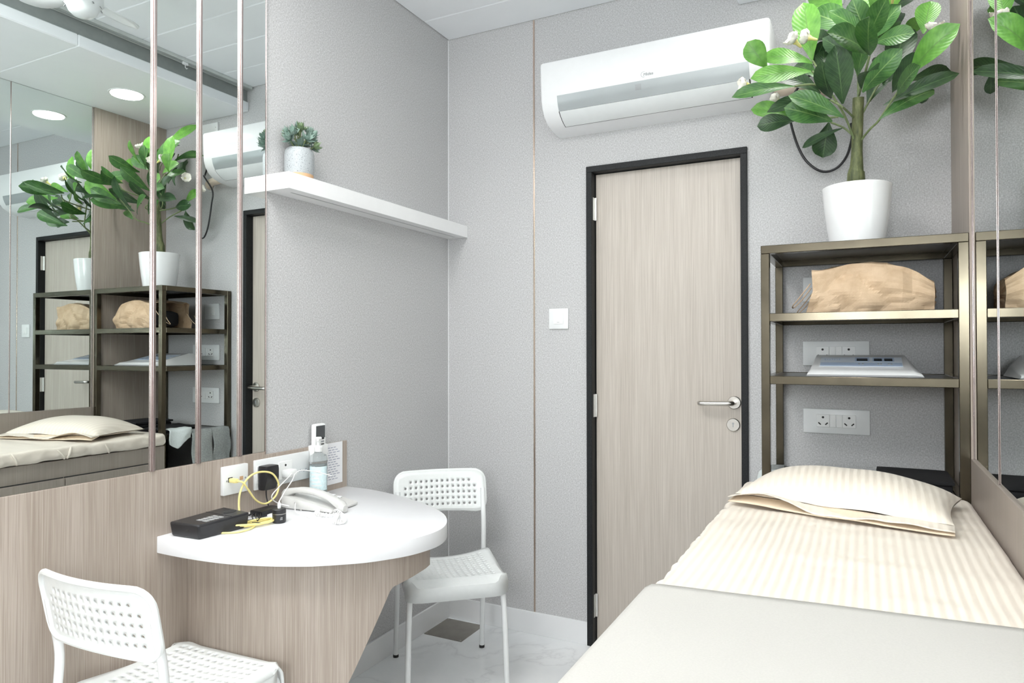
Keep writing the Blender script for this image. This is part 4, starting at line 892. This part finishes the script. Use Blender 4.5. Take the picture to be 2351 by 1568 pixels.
put('cable_tail', tube(smoothpts([(0.17, -1.36, TZ + .004), (0.19, -1.40, TZ + .004), (0.185, -1.44, TZ + .0035), (0.155, -1.465, TZ + .0035), (0.14, -1.468, TZ + .0035)], 5), 0.0026, 8), 'cable_yellow', t)
put('cable_tie', tube(smoothpts([(0.155, -1.36, TZ + .010), (0.175, -1.362, TZ + .013), (0.195, -1.355, TZ + .010)], 5), 0.0014, 6), 'black_plastic', t)
# black box
bx = thing('black_box', (0.09, -1.47, TZ), 'black slanted desktop box with vent slots on desk', 'device')
BA = [(0.034, -1.552), (0.150, -1.546), (0.162, -1.375), (0.036, -1.362)]
mb = MB(); bot = [Vector((x, y_, TZ + .0005)) for x, y_ in BA]; topb = [Vector((x, y_, TZ + (0.042 if k in (0, 1) else 0.046))) for k, (x, y_) in enumerate(BA)]
cen = sum(bot, Vector()) / 4
mb.v = [tuple(cen + (p - cen) * .94 + Vector((0, 0, p.z - cen.z)) * .06) for p in bot] + [tuple(p) for p in topb]
mb.f = [(0, 3, 2, 1), (4, 5, 6, 7)] + [(i, (i + 1) % 4, 4 + (i + 1) % 4, 4 + i) for i in range(4)]
o = put('case', mb, 'black_plastic', bx); bv = o.modifiers.new('bev', 'BEVEL'); bv.width = 0.006; bv.segments = 3
def bt(u, v, dz_): a = topb[0].lerp(topb[1], u); b2 = topb[3].lerp(topb[2], u); p = a.lerp(b2, v); return (p.x, p.y, p.z + dz_)
def btbox(name, u0, u1, v0, v1, th, mat, par):
    v = [bt(u, w, d) for d in (-0.0002, th) for u, w in ((u0, v0), (u1, v0), (u1, v1), (u0, v1))]
    return put(name, MB().add(v, [(0, 3, 2, 1), (4, 5, 6, 7), (0, 1, 5, 4), (1, 2, 6, 5), (2, 3, 7, 6), (3, 0, 4, 7)]), mat, par, False)
for i in range(4):
    for j in range(2): btbox('vent_slot', 0.50 + 0.20 * j, 0.66 + 0.20 * j, 0.22 + i * 0.09, 0.255 + i * 0.09, 0.0008, 'grey_print', bx); btbox('vent_slot', 0.50 + 0.20 * j, 0.66 + 0.20 * j, 0.262 + i * 0.09, 0.285 + i * 0.09, 0.0008, 'sleeve_grey', bx)
btbox('groove', 0.03, 0.97, 0.64, 0.648, 0.0006, 'black_matte', bx)
mb = MB(); c = Vector(bt(.55, .84, 0)); put('recess', MB().lathe([(0.0, 0.0008), (0.022, 0.0008), (0.022, 0)], (0, 0, 0), 24).xform(Matrix.Translation(c) @ Matrix.Scale(.6, 4, (1, 0, 0))), 'hole_dark', bx)
put('port', box((0.10, -1.5465, TZ + .018), (0.108, -1.5425, TZ + .026)), 'hole_dark', bx, False)
# black cable heap
t = thing('cable_heap', (0.11, -1.29, TZ), 'tangle of thin black cable beside black box', 'cable')
for k in range(4):
    q = [(0.085 + .05 * math.cos(a * 1.0 + k) * (0.6 + .12 * k) + .01 * k, -1.30 + .045 * math.sin(a + k * .4) * (0.7 + .1 * k), TZ + .003 + .004 * k + .003 * math.sin(3 * a)) for a in [2 * PI * i / 9 for i in range(9)]]
    put('cable_loop', tube(q, 0.0018, 6, True), 'black_plastic', t)
put('brick', rounded((0.05, -1.275, TZ + .0005), (0.105, -1.185, TZ + 0.020), 0.005, (4, 5, 3)), 'black_plastic', t)
# small white adhesive block between
tag(put('cable_clip', rounded((0.118, -1.268, TZ + 0.0003), (0.150, -1.226, TZ + 0.012), 0.004, (4, 4, 3)), 'white_plastic'), 'small white plastic block among cables on desk', 'clip')
# black charger puck with white lead
cx, cy = 0.197, -1.292
t = thing('charger', (cx, cy, TZ), 'black cylindrical charger with silver line on desk', 'charger')
put('body', lathe([(0, 0.0003), (0.0185, 0.0003), (0.0205, 0.003), (0.0205, 0.041), (0.0185, 0.043), (0.0, 0.043)], (cx, cy, TZ), 32), 'black_plastic', t)
put('ring', lathe([(0.0204, 0.0275), (0.0209, 0.0277), (0.0209, 0.0292), (0.0204, 0.0294)], (cx, cy, TZ), 32), 'steel', t)
for k in range(3): put('marking', box((-0.004, 0.0204, 0.018 - .003 * k), (0.002 + .001 * k, 0.0208, 0.0192 - .003 * k)).xform(Matrix.Translation((cx, cy, TZ)) @ Matrix.Rotation(math.radians(-118), 4, 'Z')), 'sleeve_grey', t, False)
t = thing('charging_lead', (cx, cy, TZ + .045), 'white charging lead plugged into black charger top', 'cable')
put('plug', lathe([(0.0045, 0.0432), (0.0055, 0.045), (0.0055, 0.056), (0.0025, 0.064), (0.002, 0.066)], (cx, cy, TZ), 16), 'white_plastic', t)
put('cord', tube(smoothpts([(cx, cy, TZ + .065), (cx - .01, cy + .03, TZ + .085), (cx - .035, cy + .09, TZ + .112), (cx - .075, cy + .145, TZ + .122), (cx - .085, cy + .185, TZ + .125), (cx - .07, cy + .23, TZ + .115), (cx - .04, cy + .28, TZ + .095)], 6), 0.0017, 7), 'cable_white', t)
# telephone
ph = thing('telephone', (0.17, -1.05, TZ), 'white corded desk telephone in the middle of desk', 'telephone')
ang = math.radians(5); Mp = Matrix.Translation((0.160, -1.072, TZ + .0005)) @ Matrix.Rotation(ang, 4, 'Z')
mb = rounded((-0.105, -0.075, 0.0), (0.105, 0.075, 0.046), 0.010, (10, 8, 4))
mb.v = [(x, y_, z * (1.0 - 0.75 * max(0, (x + .105) / .21) ** 1.2) if z > 0.01 else z) for x, y_, z in mb.v]; put('base', mb.xform(Mp), 'phone_white', ph)
for i in range(3):
    for j in range(4):
        x, y_ = -0.045 + j * 0.026, 0.012 + i * 0.018; zz = 0.046 * (1 - .75 * ((x + .105) / .21) ** 1.2)
        put('key', box((x, y_, zz - .002), (x + .015, y_ + .011, zz + .0028), 0.001, 1).xform(Mp), 'plate_white', ph)
def hs(u):
    x = -0.112 + 0.25 * u; zc = 0.052 + 0.024 * math.sin(PI * u) - 0.030 * u; return x, zc
mb = MB(); nseg = 20
for i in range(nseg + 1):
    u = i / nseg; x, zc = hs(u); e = abs(2 * u - 1); hw = 0.018 + 0.006 * max(0, e - .55) * 2; hh = 0.0095 + 0.009 * max(0, e - .6) * 2.4
    if i in (0, nseg): hw *= .55; hh *= .6
    for j in range(12):
        a = 2 * PI * j / 12; mb.v.append((x, -0.048 + hw * math.copysign(abs(math.cos(a)) ** .7, math.cos(a)), zc + hh * math.copysign(abs(math.sin(a)) ** .8, math.sin(a)) - max(0, e - .55) * .018))
for i in range(nseg): mb.f += [(i * 12 + j, i * 12 + (j + 1) % 12, (i + 1) * 12 + (j + 1) % 12, (i + 1) * 12 + j) for j in range(12)]
mb.f += [tuple(reversed(range(12))), tuple(nseg * 12 + j for j in range(12))]
put('handset', mb.xform(Mp), 'phone_white', ph)
cc = []; path = smoothpts([(0.228, -1.155, TZ + .010), (0.245, -1.180, TZ + .009), (0.275, -1.185, TZ + .009), (0.315, -1.170, TZ + .009), (0.335, -1.19, TZ + .009), (0.355, -1.225, TZ + .010), (0.375, -1.24, TZ + .010), (0.39, -1.225, TZ + .009), (0.372, -1.195, TZ + .009), (0.33, -1.160, TZ + .010), (0.285, -1.135, TZ + .012)], 30)
for i, p in enumerate(path):
    a = i * 0.85; t2 = (path[min(i + 1, len(path) - 1)] - path[max(i - 1, 0)]).normalized(); s2 = t2.cross(Vector((0, 0, 1))).normalized(); cc.append(p + s2 * (0.0062 * math.cos(a)) + Vector((0, 0, 0.0062 * math.sin(a))))
put('coiled_cord', tube(cc, 0.0016, 6), 'cable_white', ph)
put('line_cord', tube(smoothpts([(0.10, -1.135, TZ + .012), (0.14, -1.165, TZ + .03), (0.175, -1.20, TZ + .012), (0.215, -1.20, TZ + .003), (0.25, -1.215, TZ + .002), (0.27, -1.19, TZ + .002)], 6), 0.0016, 6), 'cable_white', ph)
# sanitiser bottle
sx, sy = 0.052, -0.962
t = thing('sanitiser_bottle', (sx, sy, TZ), 'clear pump bottle of pale blue hand gel on desk', 'bottle')
put('bottle_body', lathe([(0.0, 0.0005), (0.027, 0.0005), (0.031, 0.004), (0.0315, 0.14), (0.029, 0.152), (0.016, 0.160), (0.0135, 0.164), (0.0135, 0.172), (0, 0.172)], (sx, sy, TZ), 36), 'bottle_clear', t)
put('gel', lathe([(0.0, 0.003), (0.026, 0.003), (0.0295, 0.006), (0.030, 0.118), (0, 0.118)], (sx, sy, TZ), 36), 'gel', t)
mb = MB()
def lab(u, v): a = math.radians(-120 + 140 * u); return (sx + 0.0318 * math.cos(a), sy + 0.0318 * math.sin(a), TZ + 0.030 + 0.085 * v)
lb = put('label', mb.grid(lab, 16, 2), 'label_blue', t)
for k in range(5):
    def ln(u, v, k=k): a = math.radians(-95 + (70 - 9 * (k % 3)) * u); return (sx + 0.0321 * math.cos(a), sy + 0.0321 * math.sin(a), TZ + 0.046 + 0.013 * k + 0.004 * v)
    put('lettering', MB().grid(ln, 10, 1), 'plate_white', lb)
pm = put('pump', lathe([(0.015, 0.166), (0.0155, 0.168), (0.0155, 0.182), (0.012, 0.186), (0.0065, 0.188), (0.006, 0.206), (0.010, 0.208), (0.0125, 0.213), (0.010, 0.218), (0, 0.219)], (sx, sy, TZ), 24), 'white_plastic', t)
put('nozzle', tube(smoothpts([(sx, sy, TZ + .213), (sx + .012, sy - .014, TZ + .2135), (sx + .018, sy - .022, TZ + .211), (sx + .020, sy - .025, TZ + .206)], 4), 0.0042, 8), 'white_plastic', pm)
# remote in its holder
t = thing('remote_control', (0.012, -0.931, 0.895), 'white air conditioner remote in wall holder above desk', 'remote control')
hl_ = put('holder', box((PF, -0.966, 0.890), (PF + 0.030, -0.894, 0.950), 0.003), 'white_plastic', t)
rb = put('remote_body', rounded((PF + 0.006, -0.960, 0.896), (PF + 0.027, -0.900, 1.027), 0.007, (5, 8, 12)), 'white_plastic', t)
put('screen', box((PF + 0.0262, -0.954, 0.975), (PF + 0.0278, -0.907, 1.020), 0.001, 1), 'remote_dark', t)
for i in range(4):
    for j in range(2): put('button', box((PF + 0.0262, -0.950 + j * .022, 0.936 + i * .011), (PF + 0.0282, -0.934 + j * .022, 0.943 + i * .011), 0.0008, 1), 'black_plastic' if i % 2 else 'grey_print', t)
# paper notice
t = thing('paper_notice', (0.008, -0.835, 0.787), 'white printed notice sheet on laminate behind gel bottle', 'notice')
put('sheet', box((PF + 0.0003, -0.889, 0.787), (PF + 0.0012, -0.781, 0.944)), 'paper', t, False)
for k in range(14):
    z = 0.925 - k * 0.0092; w_ = 0.075 + 0.012 * ((k * 7) % 3 - 1)
    for q in range(4): put('text_line', box((PF + 0.0011, -0.878 + q * w_ / 4, z), (PF + 0.0015, -0.878 + (q + .72) * w_ / 4, z + 0.0022)), 'ink', t, False)
